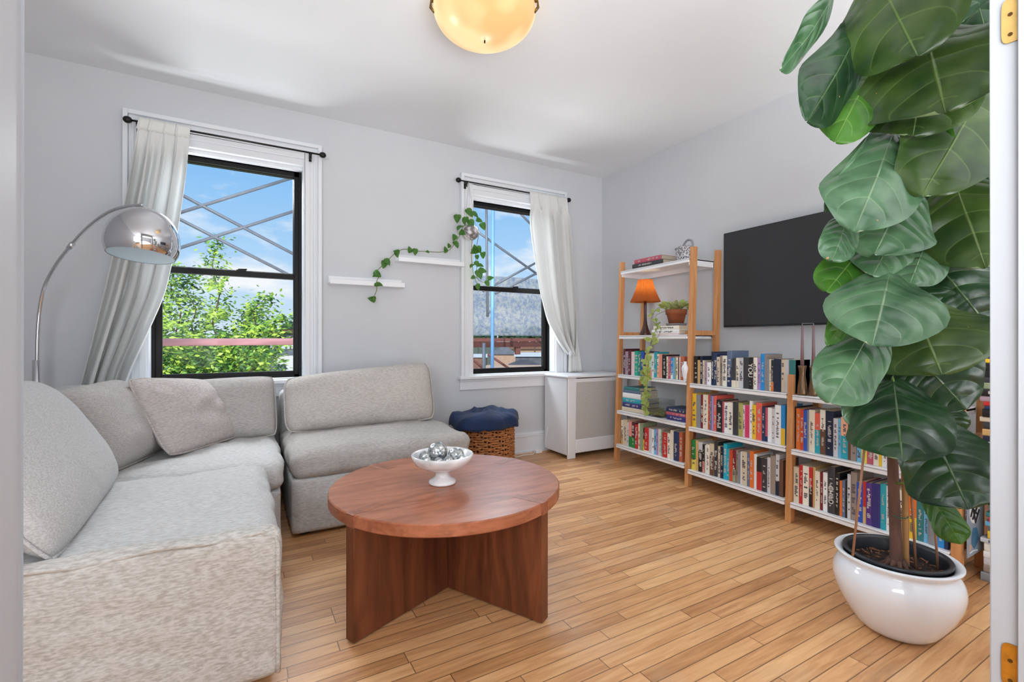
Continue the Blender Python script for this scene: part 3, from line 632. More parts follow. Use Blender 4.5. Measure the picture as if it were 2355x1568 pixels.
cushion('large smooth grey back cushion at the far left, leaning on the nearest sofa module', ((-.43, 1.62, .47), (-.47, 2.56, .47), (-.76, 2.64, .89), (-.72, 1.62, .89), .20), LINEN, seed=2, wr=.006)
cushion('rounded shadowed cushion standing in the sofa corner left of the tilted pillow', ((-.52, 2.62, .47), (-.37, 3.10, .47), (-.60, 3.22, .84), (-.72, 2.72, .82), .24), LINEND, seed=5)
cushion('tilted pinkish grey throw pillow in the sofa corner', ((-.33, 2.83, .475), (-.0, 3.34, .47), (-.21, 3.40, .81), (-.52, 2.98, .86), .15), LINENP, seed=7, wr=.012)
cushion('back cushion below the left window, half hidden behind the tilted pillow', ((-.36, 3.26, .46), (.17, 3.26, .455), (.16, 3.44, .815), (-.38, 3.44, .80), .20), LINEND, seed=11)
cushion('wide puffy back cushion on the right end of the sofa', ((.215, 3.22, .47), (1.2, 3.25, .475), (1.215, 3.43, .885), (.215, 3.40, .80), .22), LINENW, seed=13, wr=.013)

# ------------------------------------------------------------------ arc lamp
pole = Vector((-1.01, 3.56, 0)); sh = Vector((-.463, 3.135, 1.505))
t = thing('arc_lamp', 'chrome arc floor lamp with a dome shade reaching over the sofa corner', 'lamp', (pole.x, pole.y, 0))
MB().lathe([(0.0001, 0), (.125, 0), (.13, .02), (.125, .035), (0.0001, .04)], (pole.x-.09, pole.y+.02, 0), 40).build('base', MARBLE, t, smooth=True)
MB().tube([(pole.x, pole.y, .03), (pole.x, pole.y, .94)], .016, 16).build('pole', CHROME, t, smooth=True)
apx = []
for (x, y) in ((87, 835), (88, 780), (92, 720), (102, 665), (120, 625), (140, 594), (163, 565), (190, 533), (220, 506), (250, 486), (280, 476), (308, 472), (322, 472)):
    f = (x-87)/(322-87); f = min(1, max(0, f)); base_ = pole.lerp(Vector((sh.x, sh.y, 0)), f); dep = base_.x*FW[0]+base_.y*FW[1]
    q = at(x, y, d=dep); apx.append(Vector((base_.x*.5+q.x*.5, base_.y*.5+q.y*.5, q.z)))
def crv(pts, n=6):
    r = []
    for i in range(len(pts)-1):
        p0, p1, p2, p3 = pts[max(i-1, 0)], pts[i], pts[i+1], pts[min(i+2, len(pts)-1)]
        for k in range(n):
            s = k/n; r.append(.5*((2*p1)+(-p0+p2)*s+(2*p0-5*p1+4*p2-p3)*s*s+(-p0+3*p1-3*p2+p3)*s**3))
    return r+[pts[-1]]
arc = crv([Vector((pole.x, pole.y, .90))]+apx, 5)
MB().tube(arc, .0085, 12).build('arm', CHROME, t, smooth=True)
j = apx[6]; jd = (apx[7]-apx[5]).normalized(); MB().tube([j-jd*.018, j+jd*.018], .013, 12).build('joint_collar', CHROME, t, smooth=True)
R = .165; prof = []
for i in range(19):
    a = PI*(.0+i/18*.66); prof.append((R*math.sin(a)**.92 if i else .0001, sh.z+.052+(.19 if a < PI/2 else .14)*math.cos(a)))
tax = Vector((RT[0], RT[1], 0)); Rsh = Matrix.Rotation(math.radians(-8), 4, tax)
def Tsh(x, y, z): return (Rsh @ (Vector((x, y, z))-sh-Vector((0, 0, .2))))+sh+Vector((0, 0, .2))
def LM(): q = MB(); q.T = Tsh; return q
so = LM().lathe(prof, (sh.x, sh.y, 0), 64).build('shade', [CHROME], t, smooth=True)
so.data.polygons[len(so.data.polygons)-1].select = False
bm = bmesh.new(); bm.from_mesh(so.data); bmesh.ops.delete(bm, geom=[f for f in bm.faces if len(f.verts) > 8 and f.calc_center_median().z < .2 or len(f.verts) > 8], context='FACES'); bmesh.ops.recalc_face_normals(bm, faces=bm.faces); bm.to_mesh(so.data); bm.free()
prof2 = [(max(.0001, r-.004), z-.003) for r, z in prof]
si = LM().lathe(prof2[:-1], (sh.x, sh.y, 0), 64); si = si.build('shade_lining', P('grey_blue_enamel', L(196, 206, 212), .5), so, smooth=True)
bm = bmesh.new(); bm.from_mesh(si.data); bmesh.ops.delete(bm, geom=[f for f in bm.faces if len(f.verts) > 8], context='FACES'); bm.to_mesh(si.data); bm.free()
MB().tube([(sh.x-.005, sh.y, sh.z+.238), (sh.x, sh.y, sh.z+.252)], .02, 16).build('cap', CHROME, t, smooth=True)
# diffuser disc inside the shade mouth
LM().lathe([(.0001, prof[-1][1]+.004), (prof[-1][0]-.002, prof[-1][1]+.001), (prof[-1][0]-.002, prof[-1][1]+.004)], (sh.x, sh.y, 0), 48).build('diffuser', P('grey_blue_diffuser', L(176, 192, 202), .7), so, smooth=False)

# ------------------------------------------------------------------ coffee table with marble bowl
tc_ = Vector((.752, 1.888, 0)); TH = .447; TR_ = .478
t = thing('coffee_table', 'round cherry-stained wooden coffee table on crossed panel legs', 'table', tc_)
b = MB(); nn_ = 128
b.lathe([(TR_-.004, TH-.046), (TR_, TH-.042), (TR_, TH-.004), (TR_-.004, TH)], (tc_.x, tc_.y, 0), nn_)
b.build('tabletop', TABLEW, t, smooth=False)
la = math.radians(200); th_ = .045
for k, a in enumerate((math.radians(204), math.radians(297), math.radians(24), math.radians(117))):
    dx, dy = math.cos(a), math.sin(a); nx_, ny_ = -dy, dx; r0 = .0225 if k % 2 else .0; r1 = TR_+.002
    def q(r, s, z): return (tc_.x+dx*r+nx_*s*th_/2, tc_.y+dy*r+ny_*s*th_/2, z)
    b = MB(); b.hexa([q(r0, -1, .006), q(r1, -1, .006), q(r1, 1, .006), q(r0, 1, .006)], [q(r0, -1, TH-.0465), q(r1, -1, TH-.0465), q(r1, 1, TH-.0465), q(r0, 1, TH-.0465)])
    lo = b.build('leg', TABLEL, t, bevel=.002)
    b = MB(); b.hexa([q(TR_-.13, -1, TH-.046), q(r1+.0005, -1, TH-.046), q(r1+.0005, 1, TH-.046), q(TR_-.13, 1, TH-.046)], [q(TR_-.13, -1, TH+.0007), q(r1+.0005, -1, TH+.0007), q(r1+.0005, 1, TH+.0007), q(TR_-.13, 1, TH+.0007)])
    b.build('through_tenon', woodmat('tenon_wood', L(166, 102, 72), L(112, 60, 40), (5, 5, 5), 3, .35, .04), lo, bevel=.0012)
    MB().tube([q(r1-.05, 0, 0), q(r1-.05, 0, .007)], .014, 12).build('glide', IRON, lo)
bc = Vector((.722, 1.868, TH+.001))
prof = [(.0001, 0), (.055, 0), (.057, .004), (.055, .012), (.038, .022), (.030, .034), (.030, .046), (.042, .056), (.078, .066), (.112, .084), (.127, .108), (.130, .122), (.126, .125), (.118, .120), (.106, .100), (.076, .082), (.04, .074), (.0001, .072)]
o = MB().lathe(prof, bc, 64).build('pedestal_bowl', MARBLE, origin=bc, smooth=True); tag(o, 'white veined marble pedestal bowl of glass balls on the coffee table', 'bowl')
def mercury():
    m, n, l, b = newmat('crackled_silver_glass')
    b.inputs['Metallic'].default_value = .75; b.inputs['Roughness'].default_value = .1
    t_ = n.new('ShaderNodeTexCoord'); v = n.new('ShaderNodeTexVoronoi'); v.inputs['Scale'].default_value = 75; l.new(t_.outputs['Object'], v.inputs[0])
    z = n.new('ShaderNodeTexNoise'); z.inputs['Scale'].default_value = 30; l.new(t_.outputs['Object'], z.inputs[0])
    rr = n.new('ShaderNodeValToRGB'); rr.color_ramp.elements[0].position = .3; rr.color_ramp.elements[1].position = .7; rr.color_ramp.elements[0].color = L(120, 132, 138); rr.color_ramp.elements[1].color = L(242, 242, 238)
    l.new(z.outputs[0], rr.inputs[0]); l.new(rr.outputs[0], b.inputs['Base Color'])
    bn = n.new('ShaderNodeBump'); bn.inputs['Strength'].default_value = .9; bn.inputs['Distance'].default_value = .004; l.new(v.outputs[0], bn.inputs['Height']); l.new(bn.outputs[0], b.inputs['Normal'])
    return m
MERC = mercury()
balls = [(-.020, .000, .130, .042, 'largest silvered glass ball, on top of the pile in the marble bowl'), (.060, -.028, .122, .034, 'second largest silvered glass ball, right of the largest in the marble bowl'),
         (-.074, -.008, .112, .024, 'small silvered glass ball at the left side of the bowl'), (-.056, -.062, .108, .021, 'small silvered glass ball at the front left rim of the bowl'), (-.006, -.066, .104, .020, 'small silvered glass ball front centre under the largest one'),
         (.034, -.068, .108, .022, 'small silvered glass ball front, under the second largest one'), (.086, -.048, .117, .016, 'tiny silvered glass ball by the right rim of the bowl'), (.066, .035, .109, .024, 'small silvered glass ball behind the second largest one'), (-.03, .062, .107, .024, 'small silvered glass ball at the back of the bowl')]
for (r_, f_, z_, rad, lab) in balls:
    p = bc+Vector((RT[0]*r_+FW[0]*f_, RT[1]*r_+FW[1]*f_, z_)); o = MB().sphere(p, rad, 24, 16).build('glass_ball', MERC, origin=p, smooth=True); tag(o, lab, 'glass ball', 'glass balls in the marble bowl')

# ------------------------------------------------------------------ basket with blanket
bk = Vector((1.70, 3.44, 0)); BR_ = .225; BH = .395
t = thing('wicker_basket', 'round brown wicker basket by the wall under the right window', 'basket', bk)
b = MB(); rows = 11
for i in range(rows):
    z = .018+i*(BH-.03)/(rows-1); n_ = 96
    for ph in (0, 1):
        pts = [(bk.x+(BR_+.010*math.sin(24*a+PI*ph+PI*(i % 2)))*math.cos(a), bk.y+(BR_+.010*math.sin(24*a+PI*ph+PI*(i % 2)))*math.sin(a), z+.004*math.sin(24*a*.5+i+ph*3)+.014*ph) for a in [2*PI*k/n_ for k in range(n_+1)]]
        b.tube(pts, .0085, 6)
b.build('weave', WICKER, t, smooth=True)
b = MB()
for k in range(48):
    a = 2*PI*k/48; b.tube([(bk.x+BR_*math.cos(a), bk.y+BR_*math.sin(a), .005), (bk.x+BR_*math.cos(a), bk.y+BR_*math.sin(a), BH)], .005, 6)
b.build('stake', WICKER, t)
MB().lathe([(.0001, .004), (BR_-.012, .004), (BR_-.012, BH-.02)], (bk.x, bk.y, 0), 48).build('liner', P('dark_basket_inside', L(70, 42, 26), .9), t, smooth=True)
def bl(u, v):
    a = 2*PI*u; rr = v; wob = 1.04+.10*math.sin(2*a+.5)+.05*math.sin(7*a+1)
    rad = (BR_+.045)*wob*math.sin(min(1, rr)*PI/2)
    z = BH+.070*(1-rr**5)-.022*rr**8
    x, y = bk.x+rad*math.cos(a), bk.y+rad*math.sin(a)
    nn = noise.noise(Vector((x*7, y*7, 1)))+.5*noise.noise(Vector((x*16, y*16, 4)))
    rd = abs(math.sin(11*(x*.95-y*.3)+3.2*noise.noise(Vector((x*3.5, y*3.5, 0)))))**.7
    return (x, y, z+.022*nn+.042*(1-rd)*(1-rr*.5)-.012)
b = MB().grid(bl, 96, 22); o = b.build('folded_throw', NAVY, origin=(bk.x, bk.y, BH), smooth=True, solid=.014); tag(o, 'navy blue velvety throw heaped on top of the wicker basket', 'throw')

# ------------------------------------------------------------------ television
t = thing('television', 'large flat black television mounted on the right wall', 'television', (3.16, 1.66, 1.5))
MB().box(3.125, 3.155, 1.03, 2.285, 1.146, 1.85).build('housing', BEZEL, t, bevel=.003)
MB().box(3.1215, 3.1255, 1.038, 2.277, 1.16, 1.843).build('screen', SCREEN, t)
MB().box(3.155, RX-.001, 1.45, 1.9, 1.3, 1.7).build('wall_mount', IRON, t)

# ------------------------------------------------------------------ bookcases
def Xf(Y): return 2.68+(Y-.82)*.052
DEP = .27; LEAN = .036
def post(name, X, Y, h, parent, wx=.042, wy=.034):
    k = LEAN*h; b = MB()
    b.hexa([(X, Y-wy/2, 0), (X+wx, Y-wy/2, 0), (X+wx, Y+wy/2, 0), (X, Y+wy/2, 0)], [(X+k, Y-wy/2, h), (X+wx+k, Y-wy/2, h), (X+wx+k, Y+wy/2, h), (X+k, Y+wy/2, h)])
    return b.build(name, POST, parent, bevel=.002)
P1, P2, P3, P4 = 3.115, 2.322, 1.572, .824
def shelf(parent, ya, yb, top, th=.03, ov=.012):
    k = LEAN*top; b = MB(); g = .018
    def row(z): return [(Xf(ya)+k-ov, ya+g, z), (Xf(ya)+k+DEP, ya+g, z), (Xf(yb)+k+DEP, yb-g, z), (Xf(yb)+k-ov, yb-g, z)]
    b.hexa(row(top-.014), row(top))
    b.hexa([(Xf(ya)+k-ov, ya+g, top-th), (Xf(ya)+k-ov+.016, ya+g, top-th), (Xf(yb)+k-ov+.016, yb-g, top-th), (Xf(yb)+k-ov, yb-g, top-th)], [(Xf(ya)+k-ov, ya+g, top-.002), (Xf(ya)+k-ov+.016, ya+g, top-.002), (Xf(yb)+k-ov+.016, yb-g, top-.002), (Xf(yb)+k-ov, yb-g, top-.002)])
    zz = top-.052 if top > 1.5 else top-th
    b.hexa([(Xf(ya)+k+DEP-.012, ya+g, zz), (Xf(ya)+k+DEP, ya+g, zz), (Xf(yb)+k+DEP, yb-g, zz), (Xf(yb)+k+DEP-.012, yb-g, zz)], [(Xf(ya)+k+DEP-.012, ya+g, top), (Xf(ya)+k+DEP, ya+g, top), (Xf(yb)+k+DEP, yb-g, top), (Xf(yb)+k+DEP-.012, yb-g, top)])
    for yy in (ya+g, yb-g-.01):
        b.box(Xf(yy)+k, Xf(yy)+k+DEP, yy, yy+.01, zz, top)
    return b.build('shelf', WHITE, parent, bevel=.003)
UN = [dict(a=P2, b=P1, posts=((P1, 1.735), (P2, 1.73)), tops=(.151, .443, .754, 1.09, 1.65), lab='tall narrow ladder bookcase of honey wood and white shelves by the radiator cover'),
      dict(a=P3, b=P2, posts=((P3, .85),), tops=(.125, .43, .74), lab='low middle bookcase of honey wood and white shelves below the television'),
      dict(a=P4, b=P3, posts=((P4, .85),), tops=(.12, .424, .735), lab='low right bookcase of honey wood and white shelves behind the potted plant')]
for u_ in UN:
    t = thing('bookcase', u_['lab'], 'bookcase', (Xf(u_['a'])+.15, (u_['a']+u_['b'])/2, 0), 'row of bookcases on the right wall')
    for (Y, h) in u_['posts']:
        post('post', Xf(Y), Y, h, t); post('post', Xf(Y)+DEP-.0, Y, h, t)
        for z in (.16, 1.12 if h > 1 else .62):
            k = LEAN*z; MB().box(Xf(Y)+.04+k, Xf(Y)+DEP+.002+k, Y-.009, Y+.009, z-.035, z).build('side_rail', POST, t, bevel=.002)
    for z in u_['tops']: shelf(t, u_['a'], u_['b'], z)

# ------------------------------------------------------------------ books
BC = {'black': (30, 28, 30), 'charcoal': (56, 56, 60), 'dark navy': (26, 36, 60), 'navy': (36, 54, 92), 'royal blue': (40, 84, 180), 'bright blue': (40, 138, 206), 'sky blue': (110, 178, 216),
      'turquoise': (40, 160, 176), 'cyan': (24, 170, 196), 'teal': (50, 120, 122), 'emerald': (20, 168, 136), 'mint': (190, 216, 200), 'sage green': (140, 152, 118), 'green': (36, 128, 62), 'olive': (170, 168, 96),
      'yellow': (230, 188, 50), 'lemon yellow': (228, 214, 92), 'tan': (204, 166, 108), 'orange': (222, 112, 44), 'red orange': (200, 76, 46), 'red': (190, 46, 44), 'dark red': (122, 32, 38), 'maroon': (88, 36, 44),
      'coral': (226, 100, 84), 'salmon pink': (222, 146, 132), 'rose': (190, 86, 104), 'magenta': (206, 60, 104), 'pale pink': (224, 200, 202), 'lilac': (170, 140, 190), 'purple': (84, 52, 132), 'indigo': (52, 48, 116),
      'cream': (226, 216, 196), 'ivory': (232, 226, 212), 'white': (234, 234, 234), 'light grey': (200, 200, 204), 'grey': (134, 136, 140), 'slate blue': (96, 112, 140), 'taupe': (150, 134, 124), 'brown': (104, 70, 52),
      'terracotta': (186, 98, 70), 'beige': (208, 194, 170), 'peach': (236, 178, 146), 'mauve': (168, 142, 156)}
def bmat(c): return P('book_'+c.replace(' ', '_'), L(*BC[c]), .45)
PAGES = P('book_pages', L(214, 200, 176), .9, var=.2, scale=260, stretch=(1, 1, 1))
INKL, INKD = P('ink_light', L(186, 182, 176), .6), P('ink_dark', L(92, 88, 92), .6)
INKW = P('ink_white', L(232, 230, 222), .6)
DARKS = {'black', 'charcoal', 'dark navy', 'navy', 'royal blue', 'teal', 'green', 'dark red', 'maroon', 'purple', 'indigo', 'brown', 'red', 'slate blue', 'turquoise', 'cyan', 'bright blue', 'magenta', 'red orange', 'coral', 'rose', 'grey', 'emerald', 'terracotta', 'orange'}
def book(name, T, th, h, dep, c1, c2=None, cut=.5, marks=True, hard=True, seed=0, end_top=False, word=None):
    """T maps local (depth into shelf, thickness, height) to world. c2 covers the spine below the cut."""
    R_ = random.Random(seed*17+3)
    mats = [bmat(c1), bmat(c2 or c1), INKL if c1 in DARKS else INKD, INKL if (c2 or c1) in DARKS else INKD]
    b = MB(); b.T = T; e_ = .0022 if hard else .0008
    rs = th*.10 if hard else 0     # rounded spine
    def spine(z0, z1, m):
        ys = [0, .18, .5, .82, 1]; xs_ = [0, -rs*.8, -rs, -rs*.8, 0]; vs = []
        for z in (z0, z1):
            vs += [(xs_[i], ys[i]*th, z) for i in range(5)]+[(e_, th-e_*.9, z), (e_, e_*.9, z)]
        fs = [(i, i+1, 8+i, 7+i) for i in range(6)]+[(6, 0, 7, 13), (6, 5, 4, 3, 2, 1, 0), (7, 8, 9, 10, 11, 12, 13)]; b.add(vs, fs, m)
    if c2: spine(0, h*cut, 1); spine(h*cut, h, 0)
    else: spine(0, h, 0)
    b.box(e_*.3, dep, 0, e_, 0, h, 0); b.box(e_*.3, dep, th-e_, th, 0, h, 0)
    xo = -rs-.0006
    if marks and th > .014 and R_.random() < .85:
        z = h*R_.uniform(.12, .2); zt_ = h*R_.uniform(.72, .9); w0, w1 = th*.3, th*.7; big = R_.random() < .45
        if big: w0, w1 = th*.22, th*.78
        while z < zt_:
            ln = R_.uniform(.003, .008)*(1.5 if big else 1)
            zone = 3 if (c2 and z < h*cut) else 2
            if R_.random() < .82:
                a_ = w0+R_.choice((0, 0, (w1-w0)*.25, (w1-w0)*.5)); b_ = w1-R_.choice((0, 0, (w1-w0)*.3))
                if b_-a_ > .002: b.box(xo, xo+.0005, a_, b_, z, z+ln, zone)
            else: z += ln
            z += ln+.0022
    o = b.build(name, mats, weld=False)
    org = Vector(T(dep/2, th/2, 0)); 
    for v in o.data.vertices: v.co -= org
    o.location = org; WORLD[o.name] = org
    g = MB(); g.T = T; g.box(e_, dep-.003, e_, th-e_, .003 if hard else 0, h-(.003 if hard else .0004)); g.build('pages', PAGES, o, weld=False)
    return o
ALLB = []   # (object, colour words, ordinal, row phrase)
ORD = ['first', 'second', 'third', 'fourth', 'fifth', 'sixth', 'seventh', 'eighth', 'ninth', 'tenth', 'eleventh', 'twelfth', 'thirteenth', 'fourteenth', 'fifteenth', 'sixteenth', 'seventeenth', 'eighteenth', 'nineteenth', 'twentieth',
       'twenty-first', 'twenty-second', 'twenty-third', 'twenty-fourth', 'twenty-fifth', 'twenty-sixth', 'twenty-seventh', 'twenty-eighth', 'twenty-ninth', 'thirtieth', 'thirty-first', 'thirty-second', 'thirty-third', 'thirty-fourth', 'thirty-fifth', 'thirty-sixth',
       'thirty-seventh', 'thirty-eighth', 'thirty-ninth', 'fortieth', 'forty-first', 'forty-second', 'forty-third', 'forty-fourth', 'forty-fifth', 'forty-sixth', 'forty-seventh', 'forty-eighth']
def Yof(px, off):    # where the line of sight through px meets the line of spines
    D = ray(px, CY); t_ = (2.68-.82*.052+off)/(D.x-.052*D.y); return D.y*t_, t_
def row(phrase, group, sx_, sy_, s_, data, ztop, off, end, lim):
    """data: (left edge in the crop, colour, top in the crop, [second colour, cut]) measured off the photo's shelf rows"""
    off = off+LEAN*ztop; n_ = len(data); cols = [d_[1] for d_ in data]
    for i, d_ in enumerate(data):
        xa = sx_+d_[0]/s_; xb = sx_+(data[i+1][0] if i+1 < n_ else end)/s_
        ya, ta = Yof(xa, off); yb, tb = Yof(xb, off)
        ya = min(ya, lim[1]-.0185); yb = max(yb, lim[0]+.0185); zt_ = HC+(CY-(sy_+d_[2]/s_))/FPX*(ta+tb)/2; h = max(.12, min(.285, zt_-ztop)); th = ya-yb-.0006
        R_ = random.Random(i*31+len(phrase)); dep = min(.225, h*.72+R_.uniform(-.01, .015))+.0
        x0 = off+2.68+(yb-.82)*.052+R_.uniform(0, .006); sl = R_.uniform(-.006, .006)*(1 if th > .012 else .4)
        T = (lambda x0, y0: (lambda x, y, z: (x0+x+LEAN*z*.25, y0+y, ztop+.0006+z)))(x0, yb)
        c2 = d_[3] if len(d_) > 3 else None; cut = d_[4] if len(d_) > 4 else .5
        o = book('book', T, th, h, dep, d_[1], c2, cut, hard=(R_.random() < .5), seed=i*7+int(sx_), marks=th > .013)
        col = d_[1]+(' and '+c2 if c2 else '')
        tail = ORD[i]+' from left, '+phrase
        if i+1 < n_ and len((col+' book '+tail).split()) <= 13: lab = '%s %s book, %s' % (('slim' if th < .018 else 'thick' if th > .034 else 'upright'), col, tail)
        else: lab = '%s book, %s' % (col, tail)
        tag(o, lab, 'book', group); ALLB.append(o)
G = 'books on the right wall bookcases'
row('upper row, tall bookcase', 'books in the upper row of the tall bookcase', 1410, 790, 9.223,
    [(205, 'maroon', 110), (250, 'mauve', 170), (320, 'maroon', 150), (385, 'pale pink', 175), (450, 'emerald', 160), (530, 'teal', 175), (590, 'royal blue', 170), (640, 'indigo', 172), (690, 'tan', 195), (725, 'yellow', 200), (760, 'mint', 212, 'salmon pink', .3), (810, 'white', 215), (860, 'turquoise', 182), (920, 'cream', 222, 'peach', .5), (970, 'salmon pink', 222), (1040, 'black', 238), (1130, 'cream', 275), (1160, 'rose', 280), (1210, 'bright blue', 300, 'white', .28), (1258, 'sky blue', 300), (1300, 'sage green', 285), (1330, 'cream', 290), (1370, 'maroon', 285), (1400, 'ivory', 285), (1422, 'terracotta', 272)], .754, .02, 1502, (P2, P1))
row('bottom row, tall bookcase', 'books in the bottom row of the tall bookcase', 1410, 940, 9.223,
    [(158, 'cream', 240, 'tan', .4), (205, 'beige', 230), (290, 'light grey', 290), (330, 'salmon pink', 270, 'green', .42), (392, 'maroon', 290, 'green', .4), (457, 'red', 340), (525, 'cream', 310), (560, 'sage green', 310), (630, 'black', 410, 'yellow', .5), (660, 'red', 405, 'ivory', .06), (750, 'light grey', 420), (812, 'white', 440), (862, 'sky blue', 440), (915, 'lilac', 430), (945, 'pale pink', 432), (975, 'mint', 435), (1010, 'taupe', 440), (1050, 'red', 505), (1150, 'ivory', 520), (1208, 'cream', 460), (1282, 'navy', 488), (1390, 'terracotta', 500)], .151, .02, 1455, (P2, P1))
row('top row, middle bookcase', 'books in the top row of the middle bookcase', 1570, 790, 9.058,
    [(226, 'black', 262), (300, 'tan', 345), (365, 'dark navy', 262), (410, 'beige', 350), (450, 'mauve', 375), (505, 'white', 392), (588, 'dark navy', 170), (640, 'navy', 200), (702, 'beige', 280), (765, 'taupe', 250), (822, 'ivory', 258), (912, 'slate blue', 152, 'navy', .55), (1010, 'charcoal', 312, 'cream', .24), (1100, 'cream', 300), (1165, 'light grey', 300), (1262, 'charcoal', 288), (1372, 'black', 290), (1462, 'ivory', 292), (1542, 'lilac', 302), (1612, 'bright blue', 216), (1705, 'taupe', 224), (1740, 'grey', 320), (1788, 'cream', 330), (1838, 'black', 345, 'orange', .3), (1890, 'dark navy', 320), (2042, 'beige', 336), (2128, 'light grey', 340), (2200, 'salmon pink', 428), (2270, 'dark red', 430), (2340, 'teal', 345)], .74, .02, 2400, (P3, P2))
row('middle row, middle bookcase', 'books in the middle row of the middle bookcase', 1570, 890, 9.058,
    [(190, 'yellow', 135), (282, 'grey', 160), (370, 'dark red', 160), (422, 'cream', 160), (520, 'red orange', 160), (562, 'slate blue', 172), (600, 'lilac', 190), (636, 'coral', 185), (694, 'black', 272), (820, 'rose', 300), (856, 'white', 322), (942, 'ivory', 322), (1035, 'charcoal', 320), (1160, 'olive', 338), (1240, 'pale pink', 376), (1288, 'magenta', 382), (1382, 'white', 290), (1442, 'yellow', 372), (1522, 'coral', 332), (1642, 'navy', 412), (1706, 'rose', 430, 'navy', .15), (1768, 'white', 432), (1852, 'light grey', 452), (1920, 'white', 378), (2044, 'bright blue', 380, 'yellow', .42)], .43, .02, 2130, (P3, P2))
row('bottom row, middle bookcase', 'books in the bottom row of the middle bookcase', 1570, 990, 8.254,
    [(160, 'green', 180, 'lemon yellow', .36), (245, 'tan', 190), (292, 'light grey', 222, 'black', .68), (372, 'black', 262, 'salmon pink', .4), (410, 'white', 282), (442, 'ivory', 266), (510, 'beige', 250, 'brown', .62), (590, 'charcoal', 212), (660, 'beige', 302), (706, 'dark navy', 312), (765, 'cyan', 252), (832, 'turquoise', 352), (876, 'red orange', 372), (945, 'dark red', 372, 'sage green', .4), (1002, 'taupe', 382), (1042, 'grey', 420), (1090, 'white', 402), (1116, 'beige', 402), (1214, 'slate blue', 432), (1266, 'orange', 392), (1340, 'white', 452), (1400, 'black', 512, 'red', .56), (1497, 'charcoal', 532), (1604, 'light grey', 512), (1665, 'taupe', 482), (1757, 'light grey', 456, 'dark navy', .36), (1830, 'brown', 562)], .125, .02, 1900, (P3, P2))
row('upper row, right bookcase', 'books in the upper row of the right bookcase', 1800, 910, 8.254,
    [(214, 'black', 210), (248, 'orange', 245), (330, 'red orange', 255), (392, 'royal blue', 272), (460, 'grey', 278), (490, 'cream', 272), (600, 'coral', 332, 'turquoise', .58), (702, 'ivory', 272, 'brown', .56), (805, 'dark navy', 292), (955, 'light grey', 432), (1040, 'sky blue', 432), (1098, 'peach', 412, 'turquoise', .55), (1232, 'brown', 432), (1288, 'taupe', 562), (1392, 'sky blue', 582), (1490, 'lemon yellow', 600), (1590, 'rose', 600), (1722, 'cream', 640), (1822, 'yellow', 700), (1878, 'white', 700), (1990, 'navy', 700), (2100, 'cream', 720), (2230, 'red', 720), (2330, 'charcoal', 760), (2460, 'white', 780), (2580, 'teal', 800), (2700, 'tan', 820), (2820, 'dark navy', 840), (2960, 'emerald', 780)], .424, .02, 3125, (P4, P3))
row('bottom row, right bookcase', 'books in the bottom row of the right bookcase', 1800, 1040, 5.607,
    [(138, 'beige', 190, 'cream', .5), (206, 'red', 165), (257, 'ivory', 180), (335, 'red', 195, 'black', .5), (380, 'tan', 195), (414, 'cream', 245), (475, 'dark red', 260), (515, 'white', 265), (576, 'charcoal', 190), (670, 'black', 270), (726, 'orange', 370), (760, 'slate blue', 365), (800, 'black', 380), (831, 'light grey', 285), (872, 'taupe', 258), (950, 'royal blue', 390), (1030, 'red', 380, 'tan', .4), (1070, 'purple', 400), (1150, 'indigo', 405), (1258, 'turquoise', 410), (1330, 'white', 440), (1380, 'pale pink', 450), (1440, 'beige', 460), (1500, 'ivory', 495), (1550, 'maroon', 520), (1610, 'orange', 560, 'yellow', .5), (1722, 'teal', 620), (1812, 'sky blue', 650), (1872, 'grey', 700), (1990, 'bright blue', 760), (2080, 'navy', 800)], .12, .02, 2130, (P4, P3))
# large words that can be read on two of the spines
def spine_word(target, txt, zc, size, mat):
    cu = bpy.data.curves.new('lettering', 'FONT'); cu.body = txt; cu.size = size; cu.extrude = .0004; cu.align_x = 'CENTER'; cu.align_y = 'CENTER'
    cu.materials.append(mat); tmp = bpy.data.objects.new('tmp', cu); C.objects.link(tmp); me = bpy.data.meshes.new_from_object(tmp.evaluated_get(bpy.context.evaluated_depsgraph_get())); bpy.data.objects.remove(tmp); o = bpy.data.objects.new('spine_lettering', me); C.objects.link(o); o.parent = target
    xs_ = [v.co.x for v in target.data.vertices]; ys_ = [v.co.y for v in target.data.vertices]
    o.rotation_euler = Matrix(((0, 0, -1), (0, -1, 0), (-1, 0, 0))).to_euler() if False else (Matrix(((0, 0, -1), (0, -1, 0), (-1, 0, 0)))).to_euler()
    o.location = (min(xs_)-.0012, (min(ys_)+max(ys_))/2, zc); return o
for o in ALLB:
    l_ = o['label']
    if 'seventeenth from left, top row, middle' in l_: YOU = o
    if 'ninth from left, bottom row, right' in l_ and 'nineteenth' not in l_ and 'twenty' not in l_: CHILD = o
spine_word(YOU, 'YOU', .118, .042, INKW); spine_word(CHILD, 'CHILD', .10, .034, INKW)

def flat_book(px_word, x0, y0, z0, dx, dy, th, c, seed=0, label='', group=None, rot=0, mk=True, c2=None, cut=.5):
    """a book lying down with its spine along Y facing the room"""
    ca, sa = math.cos(rot), math.sin(rot); cxm, cym = x0+dx/2, y0+dy/2
    def T(x, y, z):   # local: x depth, y thickness, z length
        X, Y = x0+x, y0+dy-z; return (cxm+(X-cxm)*ca-(Y-cym)*sa, cym+(X-cxm)*sa+(Y-cym)*ca, z0+y)
    o = book(px_word, T, th, dy, dx, c, c2, cut, seed=seed, hard=True, marks=mk); tag(o, label, 'book', group); return o
